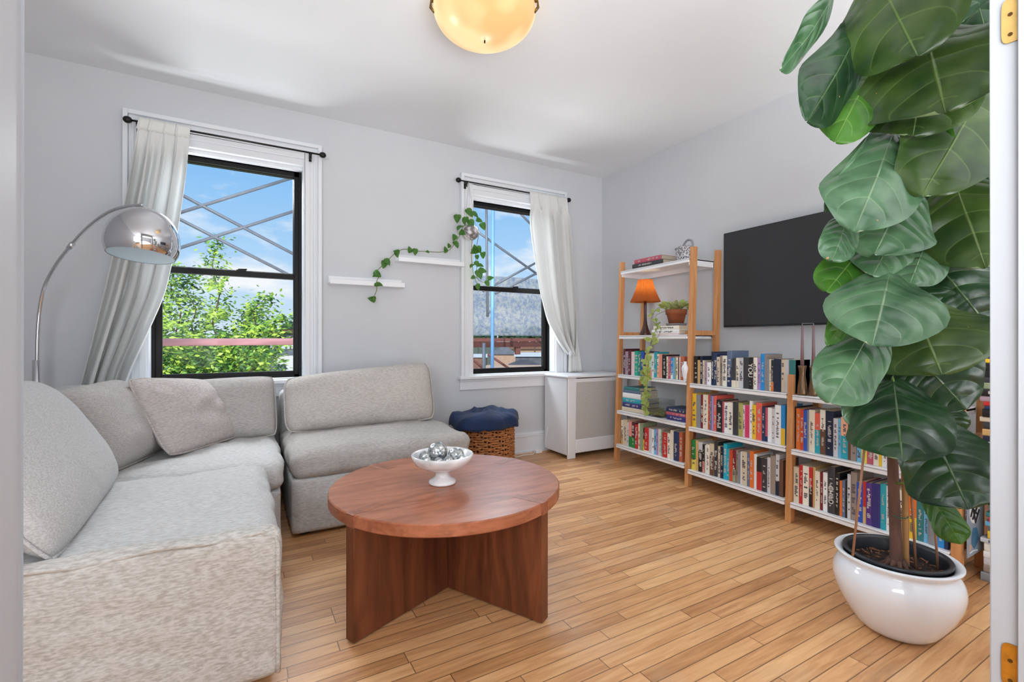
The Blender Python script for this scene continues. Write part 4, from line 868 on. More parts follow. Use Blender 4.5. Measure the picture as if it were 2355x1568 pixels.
# stack left on the second shelf of the tall bookcase
z = .444; G1 = 'books stacked left on the second shelf'
X1 = Xf(2.95)+.035
for (c, th, y0, dy, dx, lb) in (('beige', .035, 2.79, .265, .22, 'wide beige book at the bottom of the left stack, second shelf of the tall bookcase'), ('indigo', .040, 2.83, .215, .21, 'blue-violet book above the beige one, left stack, second shelf'), ('turquoise', .038, 2.83, .215, .21, 'turquoise book in the middle of the left stack, second shelf'),
                    ('white', .042, 2.835, .21, .2, 'thick white book above the turquoise one, left stack, second shelf'), ('slate blue', .024, 2.84, .20, .2, 'blue-grey book second from top of the left stack, second shelf'), ('teal', .026, 2.85, .18, .19, 'dark teal case topmost on the left stack, second shelf')):
    flat_book('book', X1, y0, z+.0004, dx, dy, th, c, int(th*1e4), lb, G1, mk=c in ('indigo', 'turquoise')); z += th+.0006
z = .444; G2 = 'books stacked right on the second shelf'
for (c, th, lb) in (('indigo', .036, 'dark indigo book, bottom of the short right stack, second shelf of the tall bookcase'), ('rose', .022, 'pink book in the middle of the short right stack, second shelf'), ('navy', .034, 'blue book, topmost of the short right stack, second shelf')):
    flat_book('book', Xf(2.45)+.05, 2.36, z+.0004, .17, .205-.004*th*100, th, c, int(th*1e4), lb, G2); z += th+.0006
# glass terrarium box of moss between the stacks
bx = (2.80, 2.96, 2.60, 2.745, .4445)
t = thing('terrarium', 'clear rectangular glass terrarium of moss on the second shelf of the tall bookcase', 'terrarium', ((bx[0]+bx[1])/2, (bx[2]+bx[3])/2, bx[4]))
b = MB(); g_ = .003; hh = .135
b.box(bx[0], bx[1], bx[2], bx[3], bx[4], bx[4]+g_); b.box(bx[0], bx[0]+g_, bx[2], bx[3], bx[4], bx[4]+hh); b.box(bx[1]-g_, bx[1], bx[2], bx[3], bx[4], bx[4]+hh); b.box(bx[0], bx[1], bx[2], bx[2]+g_, bx[4], bx[4]+hh); b.box(bx[0], bx[1], bx[3]-g_, bx[3], bx[4], bx[4]+hh)
b.build('glass_box', VGLASS, t, weld=False)
b = MB().grid(lambda u, v: (bx[0]+.006+(bx[1]-bx[0]-.012)*u, bx[2]+.006+(bx[3]-bx[2]-.012)*v, bx[4]+.022+.016*noise.noise(Vector((u*5, v*5, 0)))), 16, 16); mo = b.build('moss', P('moss', L(160, 160, 104), .95, var=.6, scale=80, bump=1, bd=.01), t, smooth=True, solid=.02)
# on the top shelf
z = 1.651
flat_book('book', Xf(2.8)+LEAN*1.65+.05, 2.64, z, .2, .36, .012, 'ivory', 3, 'thin white book, bottom of the stack on the top shelf', 'books on the top shelf', mk=False)
flat_book('book', Xf(2.8)+LEAN*1.65+.045, 2.655, z+.0126, .205, .34, .034, 'charcoal', 4, 'dark grey book in the middle of the top shelf stack', 'books on the top shelf')
flat_book('book', Xf(2.8)+LEAN*1.65+.05, 2.675, z+.0472, .2, .30, .036, 'rose', 5, 'purplish pink book on top of the top shelf stack', 'books on the top shelf')
# speckled pitcher
pc = Vector((2.955, 2.50, z))
t = thing('pitcher', 'squat grey speckled ceramic pitcher with a loop handle on the top shelf', 'pitcher', pc)
SPK = P('speckled_glaze', L(206, 202, 204), .25, var=.6, scale=110, lo=.42, hi=.55, col2=L(96, 92, 98))
prof = [(.0001, 0), (.045, 0), (.062, .02), (.070, .05), (.068, .085), (.056, .112), (.048, .122), (.044, .118), (.05, .1), (.0001, .09)]
MB().lathe(prof, pc, 40).build('body', SPK, t, smooth=True)
dd = Vector((0, 1, 0)); MB().tube([pc+Vector((0, .045, .085)), pc+Vector((0, .068, .105)), pc+Vector((0, .082, .118))], [.024, .017, .014], 14).build('spout', SPK, t, smooth=True)
MB().tube(crv([pc+Vector((0, .02, .118)), pc+Vector((0, -.0, .150)), pc+Vector((0, -.03, .168)), pc+Vector((0, -.065, .155)), pc+Vector((0, -.075, .12)), pc+Vector((0, -.064, .09))], 5), .008, 10).build('handle', P('grey_glaze', L(140, 138, 142), .25), t, smooth=True)
MB().lathe([(.0001, .128), (.02, .128), (.046, .122), (.046, .117), (.0001, .117)], pc, 24).build('lid', SPK, t, smooth=True)
# table lamp on the fourth shelf
lp = at(1484, 770, X=2.90); lp.z = 1.0905
t = thing('table_lamp', 'lit table lamp with a flared amber pleated shade and slim dark wooden stem', 'lamp', lp)
DKW = woodmat('dark_walnut', L(88, 48, 36), L(40, 20, 16), (6, 6, 1), 4, .3)
MB().lathe([(.0001, 0), (.046, 0), (.047, .006), (.040, .025), (.028, .055), (.017, .09), (.012, .13), (.0105, .18), (.0115, .25), (.0105, .30), (.0001, .30)], lp, 28).build('stem', DKW, t, smooth=True)
def shade_mat():
    m, n, l, b = newmat('amber_pleated_shade'); b.inputs['Base Color'].default_value = L(140, 62, 24); b.inputs['Roughness'].default_value = .6
    tr = n.new('ShaderNodeBsdfTranslucent'); tr.inputs[0].default_value = L(232, 146, 66); mxs = n.new('ShaderNodeMixShader'); mxs.inputs[0].default_value = .45
    l.new(b.outputs[0], mxs.inputs[1]); l.new(tr.outputs[0], mxs.inputs[2]); l.new(mxs.outputs[0], n['Material Output'].inputs[0]); return m
sp_ = [(.059+.060*(1-i/14)**1.45, .277+.185*i/14) for i in range(15)]
b = MB(); n_ = 180; vs = []
for (r, z_) in sp_:
    for k in range(n_):
        a = 2*PI*k/n_; tw = (z_-.277)*3.2; rr = r*(1+.06*math.sin(30*(a+tw*.5))*(1-(z_-.277)/.4)); vs.append((lp.x+rr*math.cos(a), lp.y+rr*math.sin(a), lp.z+z_))
b.add(vs, [(i*n_+k, i*n_+(k+1) % n_, (i+1)*n_+(k+1) % n_, (i+1)*n_+k) for i in range(len(sp_)-1) for k in range(n_)])
b.build('shade', shade_mat(), t, smooth=True)
MB().sphere((lp.x, lp.y, lp.z+.395), .018, 12, 8).build('bulb', emis('lamp_bulb', L(255, 220, 150), 5), t, smooth=True)
light('table_lamp_glow', 'POINT', (lp.x, lp.y, lp.z+.395), 2.2, (1, .76, .42), .02)
# books, saucer and terracotta pot
z = 1.0905; y0 = 2.50
flat_book('book', 2.80, 2.425, z, .17, .26, .008, 'pale pink', 6, 'thin pink-edged book, lowest under the terracotta pot', 'books under the terracotta pot', mk=False)
flat_book('book', 2.80, 2.42, z+.0086, .18, .27, .030, 'white', 7, 'white book in the middle of the stack under the terracotta pot', 'books under the terracotta pot')
flat_book('book', 2.81, 2.43, z+.0392, .18, .25, .030, 'ivory', 8, 'ivory book, uppermost under the terracotta pot', 'books under the terracotta pot')
o = MB().box(2.86, 3.06, 2.352, 2.415, 1.0905, 1.118).build('wooden_block', POST, origin=(2.95, 2.38, 1.09), bevel=.002)
tag(o, 'small wooden block behind the tall post, fourth shelf', 'block')
tp = Vector((2.90, 2.535, z+.0702))
t = thing('potted_ivy', 'variegated trailing plant in a small terracotta pot, spilling over the fourth shelf', 'plant', tp)
MB().lathe([(.0001, 0), (.072, 0), (.078, .018), (.074, .018), (.0001, .006)], tp, 32).build('saucer', P('grey_saucer', L(120, 112, 112), .6), t, smooth=True)
MB().lathe([(.0001, .006), (.052, .006), (.070, .085), (.071, .086), (.078, .087), (.081, .125), (.076, .127), (.072, .118), (.0001, .115)], tp, 36).build('terracotta_pot', TERRA, t, smooth=True)

# generic small heart leaf mesh
def leaf_mesh(name, L_, W_, mat, seed=0, wave=.06, cup=.15, heart=True, nu=6, nv=8):
    b = MB(); vs = []; uv = []
    for j in range(nv+1):
        v = j/nv; hw = (math.sin(PI*min(1, v*.92+.08)**(.62 if heart else .8))**.8)*W_/2*(1 if v < 1 else 0) if v > 0 else W_*.08
        if v >= 1: hw = 0
        for i in range(nu+1):
            s_ = i/nu*2-1
            y = v*L_-(.12*L_*abs(s_)*(1-v)**2*(1 if heart else 0))
            vs.append((s_*hw, y, cup*W_*s_*s_*.5-.12*L_*v*v+wave*W_*math.sin(6*v+seed+3*s_)*abs(s_))); uv.append((i/nu, v))
    b.add(vs, [(j*(nu+1)+i, j*(nu+1)+i+1, (j+1)*(nu+1)+i+1, (j+1)*(nu+1)+i) for j in range(nv) for i in range(nu)])
    me = bpy.data.meshes.new(name); me.from_pydata(b.v, [], b.f); me.materials.append(mat); ul = me.uv_layers.new(name='UVMap')
    for lp_ in me.loops: ul.data[lp_.index].uv = uv[lp_.vertex_index]
    me.polygons.foreach_set('use_smooth', [True]*len(me.polygons)); return me
def put_leaf(me, parent, base_, dirv, nrm, scale=1, name='leaf'):
    o = bpy.data.objects.new(name, me); C.objects.link(o); o.parent = parent
    y = Vector(dirv).normalized(); z = Vector(nrm); z = (z-y*z.dot(y)).normalized(); x = y.cross(z)
    M_ = Matrix((x, y, z)).transposed().to_4x4(); M_ = Matrix.Translation(Vector(base_)-world(parent)) @ M_ @ Matrix.Scale(scale, 4); o.matrix_local = M_; return o
vleaf = [leaf_mesh('variegated_leaf', .05, .034, POTHOSV, s, heart=False) for s in range(3)]
R_ = random.Random(4); tocam = Vector((-.75, -.66, .1))
for k in range(40):
    a = R_.uniform(0, 2*PI); r = R_.uniform(.0, .085); p = tp+Vector((r*math.cos(a), r*math.sin(a), .125+R_.uniform(0, .035)))
    put_leaf(R_.choice(vleaf), t, p, (math.cos(a), math.sin(a), R_.uniform(.2, 1.3)), Vector((R_.uniform(-1, .3), R_.uniform(-1, .3), .9)), R_.uniform(.9, 1.5))
vt = crv([tp+Vector((-.04, .03, .12)), tp+Vector((-.09, .10, .14)), tp+Vector((-.12, .14, .06)), at(1512, 752, X=2.78), at(1500, 775, X=2.755), at(1494, 810, X=2.745), at(1490, 850, X=2.74), at(1489, 890, X=2.735), at(1488, 920, X=2.735), at(1490, 950, X=2.74)], 8)
MB().tube(vt, .0022, 6).build('trailing_stem', VINE, t, smooth=True)
vt2 = crv([tp+Vector((-.05, .05, .12)), tp+Vector((-.08, .12, .09)), at(1508, 735, X=2.80), at(1512, 745, X=2.80), at(1520, 760, X=2.79), at(1504, 790, X=2.75), at(1484, 830, X=2.735), at(1480, 880, X=2.73)], 8)
MB().tube(vt2, .0018, 6).build('trailing_stem', VINE, t, smooth=True)
for c_, cnt, lo_ in ((vt, 56, .1), (vt2, 20, .15)):
    for k in range(cnt):
        f = lo_+(1-lo_)*(k+R_.random())/cnt; f = f if R_.random() < .5 else max(f, .62+.38*R_.random()); i = min(len(c_)-1, int(f*(len(c_)-1))); p = c_[i]
        put_leaf(R_.choice(vleaf), t, p, (R_.uniform(-.8, .1), R_.uniform(-1, 1), R_.uniform(-.9, .5)), tocam+Vector((R_.uniform(-.4, .4), R_.uniform(-.4, .4), .4)), R_.uniform(.6, 1.3))

# white vase and candlesticks
vc = at(1572, 876, X=2.76); vc = Vector((2.79, 2.357, .7545))
o = MB().lathe([(.0001, 0), (.012, 0), (.014, .02), (.02, .05), (.027, .08), (.026, .1), (.015, .115), (.011, .13), (.013, .14), (.010, .14), (.0001, .11)], vc, 28).build('bud_vase', POTW, origin=vc, smooth=True)
tag(o, 'small white glazed vase half hidden behind the tall wooden post', 'vase')
cs = []
for (px, nm) in ((1845, 'left bronze wooden candlestick on the right bookcase'), (1871, 'right bronze wooden candlestick on the right bookcase, nearer the plant')):
    c_ = at(px, 905, X=2.775 if px < 1850 else 2.79); c_.z = .7355; cs.append(c_)
    pr = [(.0001, 0), (.026, 0), (.027, .01), (.024, .05), (.017, .10), (.0155, .125), (.019, .15), (.022, .168), (.0185, .17), (.012, .16), (.0001, .155)]
    o = MB().lathe(pr, c_, 28).build('candlestick', BRONZE, origin=c_, smooth=True); tag(o, nm, 'candlestick', 'pair of candlesticks')
t = thing('taper_candles', 'pair of tall mauve tapers joined by a metal clip at the top', 'candle', (cs[0]+cs[1])/2+Vector((0, 0, .155)))
for c_ in cs: MB().tube([c_+Vector((0, 0, .156)), c_+Vector((0, 0, .395))], [.0105, .005], 14).build('taper', CANDLE, t, smooth=True)
a_, b_ = cs[0]+Vector((0, 0, .395)), cs[1]+Vector((0, 0, .395))
MB().tube([a_, a_+Vector((0, 0, .014)), a_+Vector((0, 0, .015)), b_+Vector((0, 0, .015)), b_+Vector((0, 0, .014)), b_], .0022, 6).build('clip', SWMETAL, t)
o = MB().lathe([(.0001, 0), (.07, 0), (.085, .012), (.082, .014), (.068, .005), (.0001, .004)], (2.80, 1.24, .7355), 36).build('dark_dish', PLASTIC, origin=(2.8, 1.24, .7355), smooth=True)
tag(o, 'shallow dark dish beside the candlesticks, under the plant leaves', 'dish')

# tall pile of books at the right end, beyond the bookcase
pile = [('grey', 24), ('taupe', 20), ('light grey', 20), ('white', 17), ('ivory', 24), ('light grey', 12), ('yellow', 21), ('navy', 13), ('sky blue', 13), ('red', 13), ('teal', 12), ('grey', 9), ('bright blue', 11), ('black', 14), ('tan', 14), ('dark navy', 15), ('black', 26),
        ('light grey', 10), ('charcoal', 10), ('rose', 13), ('black', 10), ('dark red', 21), ('red', 20), ('light grey', 18), ('dark navy', 16), ('tan', 18), ('charcoal', 19), ('beige', 13), ('black', 22), ('navy', 9), ('red', 12), ('mauve', 14), ('black', 19),
        ('sage green', 18), ('charcoal', 16), ('black', 16), ('black', 22), ('yellow', 11), ('indigo', 8), ('ivory', 18), ('teal', 13), ('sky blue', 14), ('olive', 12), ('turquoise', 11), ('navy', 8), ('yellow', 15), ('salmon pink', 14)]
tot = sum(p_[1] for p_ in pile); z = .0004; k_ = 1.15/tot; R_ = random.Random(9)
for i, (c, th) in enumerate(pile):
    th = th*k_; y1 = .795-R_.uniform(0, .02)-(.01 if i < 3 else .015 if i < 6 else .03 if i < 14 else .02 if i > 40 else .012); dy = R_.uniform(.20, .23); x0 = 2.80+R_.uniform(0, .012)
    lb = '%s book %s in the tall pile at the far right, %s from bottom' % (c, 'low' if i < 16 else 'midway' if i < 32 else 'high', ORD[i])
    flat_book('book', x0, y1-dy, z, .155, dy, th-.0006, c, i*3, lb, 'books in the tall pile at the far right'); z += th

# art card leaning on the end of the right bookcase
def artmat():
    return P('grey_blue_card', L(150, 162, 178), .4, var=.15, scale=4)
cx0, cx1, cyy, cz0, cz1 = 2.705, 2.885, .79, .11, .385
t = thing('art_print', 'grey-blue card with an abstract black, white and blue painting, beside the plant pot', 'picture', ((cx0+cx1)/2, cyy, cz0))
b = MB(); b.box(cx0, cx1, cyy, cyy+.004, cz0, cz1); b.build('sheet', artmat(), t, bevel=.001)
def blob(cx_, cz_, rx_, rz_, y, m, seed, n=28, wob=.08):
    b = MB(); vs = [(cx_+rx_*math.cos(2*PI*k/n)*(1+wob*math.sin(3*2*PI*k/n+seed)), y, cz_+rz_*math.sin(2*PI*k/n)*(1+wob*math.cos(5*2*PI*k/n+seed))) for k in range(n)]
    b.add(vs+[(v[0], v[1]+.0006, v[2]) for v in vs], [tuple(range(n))[::-1], tuple(range(n, 2*n))]+[(k, (k+1) % n, n+(k+1) % n, n+k) for k in range(n)]); return b.build('paint_mark', m, t, weld=False)
xm = (cx0+cx1)/2-.015
blob(xm, .305, .058, .058, cyy-.0008, P('paint_white', L(226, 226, 222), .6), 0, wob=.02)
blob(xm+.002, .185, .040, .045, cyy-.0008, P('paint_blue', L(66, 122, 160), .6, var=.5, scale=30), 2)
blob(xm-.05, .15, .016, .014, cyy-.0008, P('paint_flesh', L(190, 158, 140), .6), 1)
for (ax, az, bx_, bz_) in ((-.045, .33, .03, .28), (-.03, .27, .04, .335), (-.05, .285, -.01, .345), (0, .25, .045, .30), (-.02, .31, .0, .26)):
    MB().tube([(xm+ax, cyy-.0016, az), (xm+bx_, cyy-.0016, bz_)], .004, 6).build('paint_stroke', P('paint_black', L(26, 24, 28), .6), t)
MB().tube([(xm-.02, cyy-.0012, .362), (xm+.04, cyy-.0012, .372), (xm+.06, cyy-.0012, .352)], .005, 6).build('paint_stroke', P('paint_pink', L(206, 76, 110), .6), t)
MB().tube([(xm-.055, cyy-.001, .128), (xm-.02, cyy-.001, .131), (xm+.03, cyy-.001, .124)], .0018, 6).build('paint_stroke', P('paint_white', L(226, 226, 222), .6), t)
b = MB(); b.box(2.67, 2.90, .80, .806, .02, .11)

# ------------------------------------------------------------------ hanging pothos
hp = at(1083, 535, Y=3.62)
t = thing('hanging_pothos', 'pothos in a silver marbled globe pot hung from the right curtain rod', 'plant', hp)
def swirl():
    m = P('silver_swirl_pot', L(222, 220, 222), .25, .0, var=.6, scale=16, detail=3, lo=.42, hi=.56, col2=L(120, 112, 116)); return m
MB().sphere(hp, .068, 28, 18, sc_=(1, 1, .93)).build('globe_pot', swirl(), t, smooth=True)
hk = Vector((1.655, RY, 2.395))
for sgn in (-1, 1):
    MB().tube([hk+Vector((0, 0, -.004)), hp+Vector((.052*sgn, 0, .04))], .0014, 6).build('cord', P('grey_cord', L(170, 168, 166), .7), t)
MB().tube([hk+Vector((0, -.012, -.004)), hk+Vector((.0, .0, .010)), hk+Vector((0, .012, -.004)), hk+Vector((0, .0, -.014)), hk+Vector((0, -.012, -.004))], .002, 6).build('cord_loop', P('grey_cord', L(170, 168, 166), .7), t)
pleaf = [leaf_mesh('pothos_leaf', .085, .068, POTHOS, s) for s in range(4)]
Y2 = 3.66
long_ = [hp+Vector((-.02, 0, .06)), at(1066, 520, Y=3.6), at(1055, 545, Y=3.62), at(1038, 570, Y=3.64), at(1030, 576, Y=3.66), at(1010, 580, Y=3.68), at(980, 578, Y=3.69), at(955, 577, Y=3.69), at(930, 573, Y=3.68), at(912, 580, Y=3.66), at(895, 595, Y=3.66), at(880, 610, Y=3.66), at(866, 625, Y=3.66), at(872, 634, Y=3.65), at(866, 648, Y=3.65), at(866, 668, Y=3.65), at(856, 690, Y=3.65)]
for p_ in long_[5:9]: p_.z = max(p_.z, 1.722)
MB().tube(crv(long_, 6), .0028, 8).build('vine', VINE, t, smooth=True)
h2 = [hp+Vector((.03, 0, .05)), hp+Vector((.07, -.01, .02)), at(1094, 580, Y=3.6), at(1096, 610, Y=3.6), at(1098, 640, Y=3.6), at(1112, 650, Y=3.6)]
MB().tube(crv(h2, 6), .0024, 8).build('vine', VINE, t, smooth=True)
h3 = [hp+Vector((-.0, -.06, .05)), at(1084, 575, Y=3.55), at(1086, 610, Y=3.58), at(1092, 640, Y=3.58), at(1100, 658, Y=3.58)]
MB().tube(crv(h3, 6), .0024, 8).build('vine', VINE, t, smooth=True)
# (x, y of the leaf's base, direction of its tip in the view, size)
LV = [(1078, 487, 6, 8, 1.2), (1090, 492, 12, 10, 1), (1070, 505, -2, 12, 1.1), (1082, 512, 3, 12, 1.2), (1100, 506, 10, 4, .8), (1052, 500, -1, 14, 1.15), (1058, 522, -8, 8, 1.0), (1064, 535, -8, 4, 1), (1046, 545, -4, 10, .9), (1048, 560, 6, 12, .95), (1110, 518, 4, 10, 1.0), (1094, 575, -2, -8, 1.1), (1100, 572, 4, 8, 1.0), (1090, 578, -6, 4, 1), (1111, 585, 0, 10, .9), (1097, 590, 1, 6, .7), (1096, 605, 3, 8, .8), (1086, 610, -5, 6, .8),
      (1107, 622, 10, 3, 1.0), (1101, 628, 4, 10, 1.2), (1090, 638, -9, 3, .8), (1126, 640, 8, -2, .8), (1120, 650, 4, 8, .8), (1099, 658, 2, 8, .85), (1104, 610, 6, 2, .7),
      (1025, 576, -2, -10, .75), (943, 576, -2, -8, .75), (955, 577, 0, 12, .85), (984, 579, -8, 0, .5), (914, 580, -8, -2, .8), (912, 584, 3, 8, .7), (890, 600, 6, 10, .9), (884, 606, -2, 12, .95), (866, 628, 10, 8, .9), (868, 634, -12, 2, .9), (868, 654, 10, 2, .9), (858, 688, -12, -2, .9), (1033, 566, -3, -8, .6)]
R_ = random.Random(12); tocam = Vector((-.42, -.9, .12))
for (x, y, dx_, dy_, s_) in LV:
    Yl = 3.60 if x > 1040 else 3.655
    p = at(x, y, Y=Yl); q_ = at(x+dx_, y+dy_, Y=Yl-.01); dv = (q_-p).normalized()
    side = dv.cross(tocam).normalized()
    put_leaf(R_.choice(pleaf), t, p-dv*.02*s_, dv+tocam*.15, tocam+side*R_.uniform(-.5, .5)+Vector((0, 0, .25)), s_*.82)

# ------------------------------------------------------------------ fiddle-leaf fig
pc = Vector((2.065, .80, 0))
PB = bmesh
t = thing('ceramic_planter', 'large glossy white bulbous planter on the floor at the right', 'planter', pc)
prof = [(.0001, .004), (.095, .0), (.112, .006), (.140, .045), (.172, .10), (.191, .155), (.193, .195), (.180, .225), (.166, .24), (.166, .248), (.182, .258), (.188, .266), (.184, .273), (.172, .270), (.158, .262), (.152, .245), (.15, .2), (.12, .1), (.0001, .08)]
MB().lathe(prof, pc, 72).build('planter_body', POTW, t, smooth=True, subsurf=1)
t = thing('fiddle_leaf_fig', 'tall fiddle-leaf fig with big glossy leaves, growing in the white planter', 'plant', pc)
FIG = t
prof = [(.145, .1), (.150, .20), (.149, .262), (.158, .268), (.160, .274), (.157, .279), (.148, .278), (.143, .268), (.138, .225), (.12, .11), (.0001, .105)]
MB().lathe([(.0001, .1)]+prof, pc, 64).build('nursery_pot', PLASTIC, t, smooth=True)
MB().grid(lambda u, v: (pc.x+.141*v*math.cos(2*PI*u), pc.y+.141*v*math.sin(2*PI*u), .228+.012*noise.noise(Vector((v*6*math.cos(2*PI*u), v*6*math.sin(2*PI*u), 0)))+.012*(1-v)), 64, 20).build('soil', SOIL, t, smooth=True)
R_ = random.Random(3); b = MB()
for k in range(90):
    a = R_.uniform(0, 2*PI); r = .13*math.sqrt(R_.random()); s_ = R_.uniform(.003, .010); th_a = R_.uniform(0, PI)
    c_ = pc+Vector((r*math.cos(a), r*math.sin(a), .238)); dv = Vector((math.cos(th_a), math.sin(th_a), R_.uniform(-.2, .3)))*s_; b.tube([c_-dv, c_+dv], s_*.22, 5)
b.build('bark_chips', P('bark_chips', L(150, 98, 68), .9, var=.6, scale=50), t)
tr = [pc+Vector((-.022, -.012, .228)), pc+Vector((-.026, -.012, .25)), pc+Vector((-.028, -.012, .30)), pc+Vector((-.028, -.008, .42)), pc+Vector((-.03, -.003, .60)), pc+Vector((-.03, 0, .85)), pc+Vector((-.0, .01, 1.15)), pc+Vector((.02, .0, 1.45)), pc+Vector((.03, 0, 1.8)), pc+Vector((.03, 0, 2.12))]
MB().tube(crv(tr, 6), [.029-.0045*min(1, i/6)-.006*min(1, i/12)-.008*max(0, (i-12)/44) for i in range(len(crv(tr, 6)))], 14).build('trunk', BARK, t, smooth=True)
b = MB()
for k in range(9):
    a = 2*PI*k/9+.3; c_ = tr[0]; b.tube([c_+Vector((.018*math.cos(a), .018*math.sin(a), .03)), c_+Vector((.032*math.cos(a), .032*math.sin(a), .012)), c_+Vector((.05*math.cos(a), .05*math.sin(a), .002))], [.010, .007, .003], 6)
b.build('roots', BARK, t, smooth=True)
pw_ = [pc+Vector((.008, -.028, .22)), pc+Vector((.0, -.024, .9))]
MB().tube([pw_[0].lerp(pw_[1], i/12) for i in range(13)], [.0098 if i % 3 else .0112 for i in range(13)], 12).build('bamboo_cane', BAMBOO, t, smooth=True)
tk = pc+Vector((-.015, -.018, .42)); MB().tube([tk+Vector((.032*math.cos(a), .022*math.sin(a), .004*math.sin(a))) for a in [2*PI*k/20 for k in range(21)]], .0016, 6).build('plant_tie', P('green_tie', L(30, 96, 74), .5), t)
for (x0_, y0_, x1_, y1_, dd_) in ((1961, 1258, 1990, 1012, 1.67), (2107, 1292, 2094, 1095, 1.68), (2158, 1302, 2146, 1150, 1.68)):
    MB().tube([at(x0_, y0_+20, d=dd_), at(x1_, y1_, d=dd_)], .0042, 8).build('stake', STAKE, t, smooth=True)
def fig_leaf(b0, tip, wpx, d0, d1, mi, seed=0, roll=0., fold=.10, wave=1., waist=.0, cup=.0, nu=14, nv=20, front=True):
    """b0/tip: leaf ends in the view, wpx: breadth there, d0/d1: distances of both ends"""
    p0 = at(b0[0], b0[1], d=d0); p1 = at(tip[0], tip[1], d=d1); ax = p1-p0; Ln = ax.length; ax.normalize()
    mid = (p0+p1)/2; view = (Vector((0, 0, HC))-mid).normalized(); side = ax.cross(view).normalized(); nrm = side.cross(ax).normalized()
    side, nrm = side*math.cos(roll)+nrm*math.sin(roll), nrm*math.cos(roll)-side*math.sin(roll)
    sxp = 1/math.cos(math.atan(.9)) if abs(side.dot(Vector((RT[0], RT[1], 0)))) > .6 else 1.1
    W_ = wpx*(d0+d1)/2/FPX/(1.0); vs = []; uv = []
    R2 = random.Random(seed); ph = [R2.uniform(0, 6) for _ in range(4)]
    for j in range(nv+1):
        v = (1-math.cos(PI*j/nv))/2; tt = v
        w_ = math.sqrt(max(.0, 1-((tt-.56)/.445)**2)) if tt > .56 else (.10+.90*math.sin(PI/2*(tt/.56))**.85)
        w_ *= 1+.10*math.sin(7*tt+ph[0])*(wave)-.10*math.exp(-((tt-.30)/.14)**2)
        if v >= 1: w_ = .10
        for i in range(nu+1):
            s_ = i/nu*2-1; wob = 1+.05*math.sin(11*tt+ph[1]+(2 if s_ > 0 else 0))
            x = s_*w_*W_/2*wob
            zz = -fold*W_*abs(s_)*.3+cup*W_*s_*s_*.5+(.055*W_*wave*math.sin(9*tt+ph[2]+(1.5 if s_ > 0 else 0))*abs(s_)**1.6)+.03*W_*noise.noise(Vector((s_*2, tt*4, seed)))-.10*Ln*(tt-.35)**2+.012*Ln*math.sin(PI*tt)
            along = tt*Ln-.20*Ln*s_*s_*(max(0, .5-tt)*.55+max(0, tt-.5)*.25)
            vs.append(p0+ax*along+side*x+nrm*zz); uv.append((i/nu, v))
    b = MB(); b.add(vs, [(j*(nu+1)+i, j*(nu+1)+i+1, (j+1)*(nu+1)+i+1, (j+1)*(nu+1)+i) for j in range(nv) for i in range(nu)]); b.uv = uv
    o = b.build('leaf', FICUS[mi], FIG, smooth=True, solid=0)
    # petiole towards the trunk
    k = max(0, min(1, (p0.z-.4)/1.7)); idx = min(len(TRC)-1, int(k*(len(TRC)-1))); 
    tp_ = min(TRC, key=lambda q: abs(q.z-(p0.z-.03)))
    MB().tube([tp_, tp_.lerp(p0, .6)+Vector((0, 0, .012)), p0+ax*.006], [.0045, .003, .0026], 6).build('petiole', P('petiole', L(104, 132, 62), .5), FIG, smooth=True)
    return o
TRC = crv(tr, 6)
M_, D_, Gl, Br = 0, 1, 2, 3
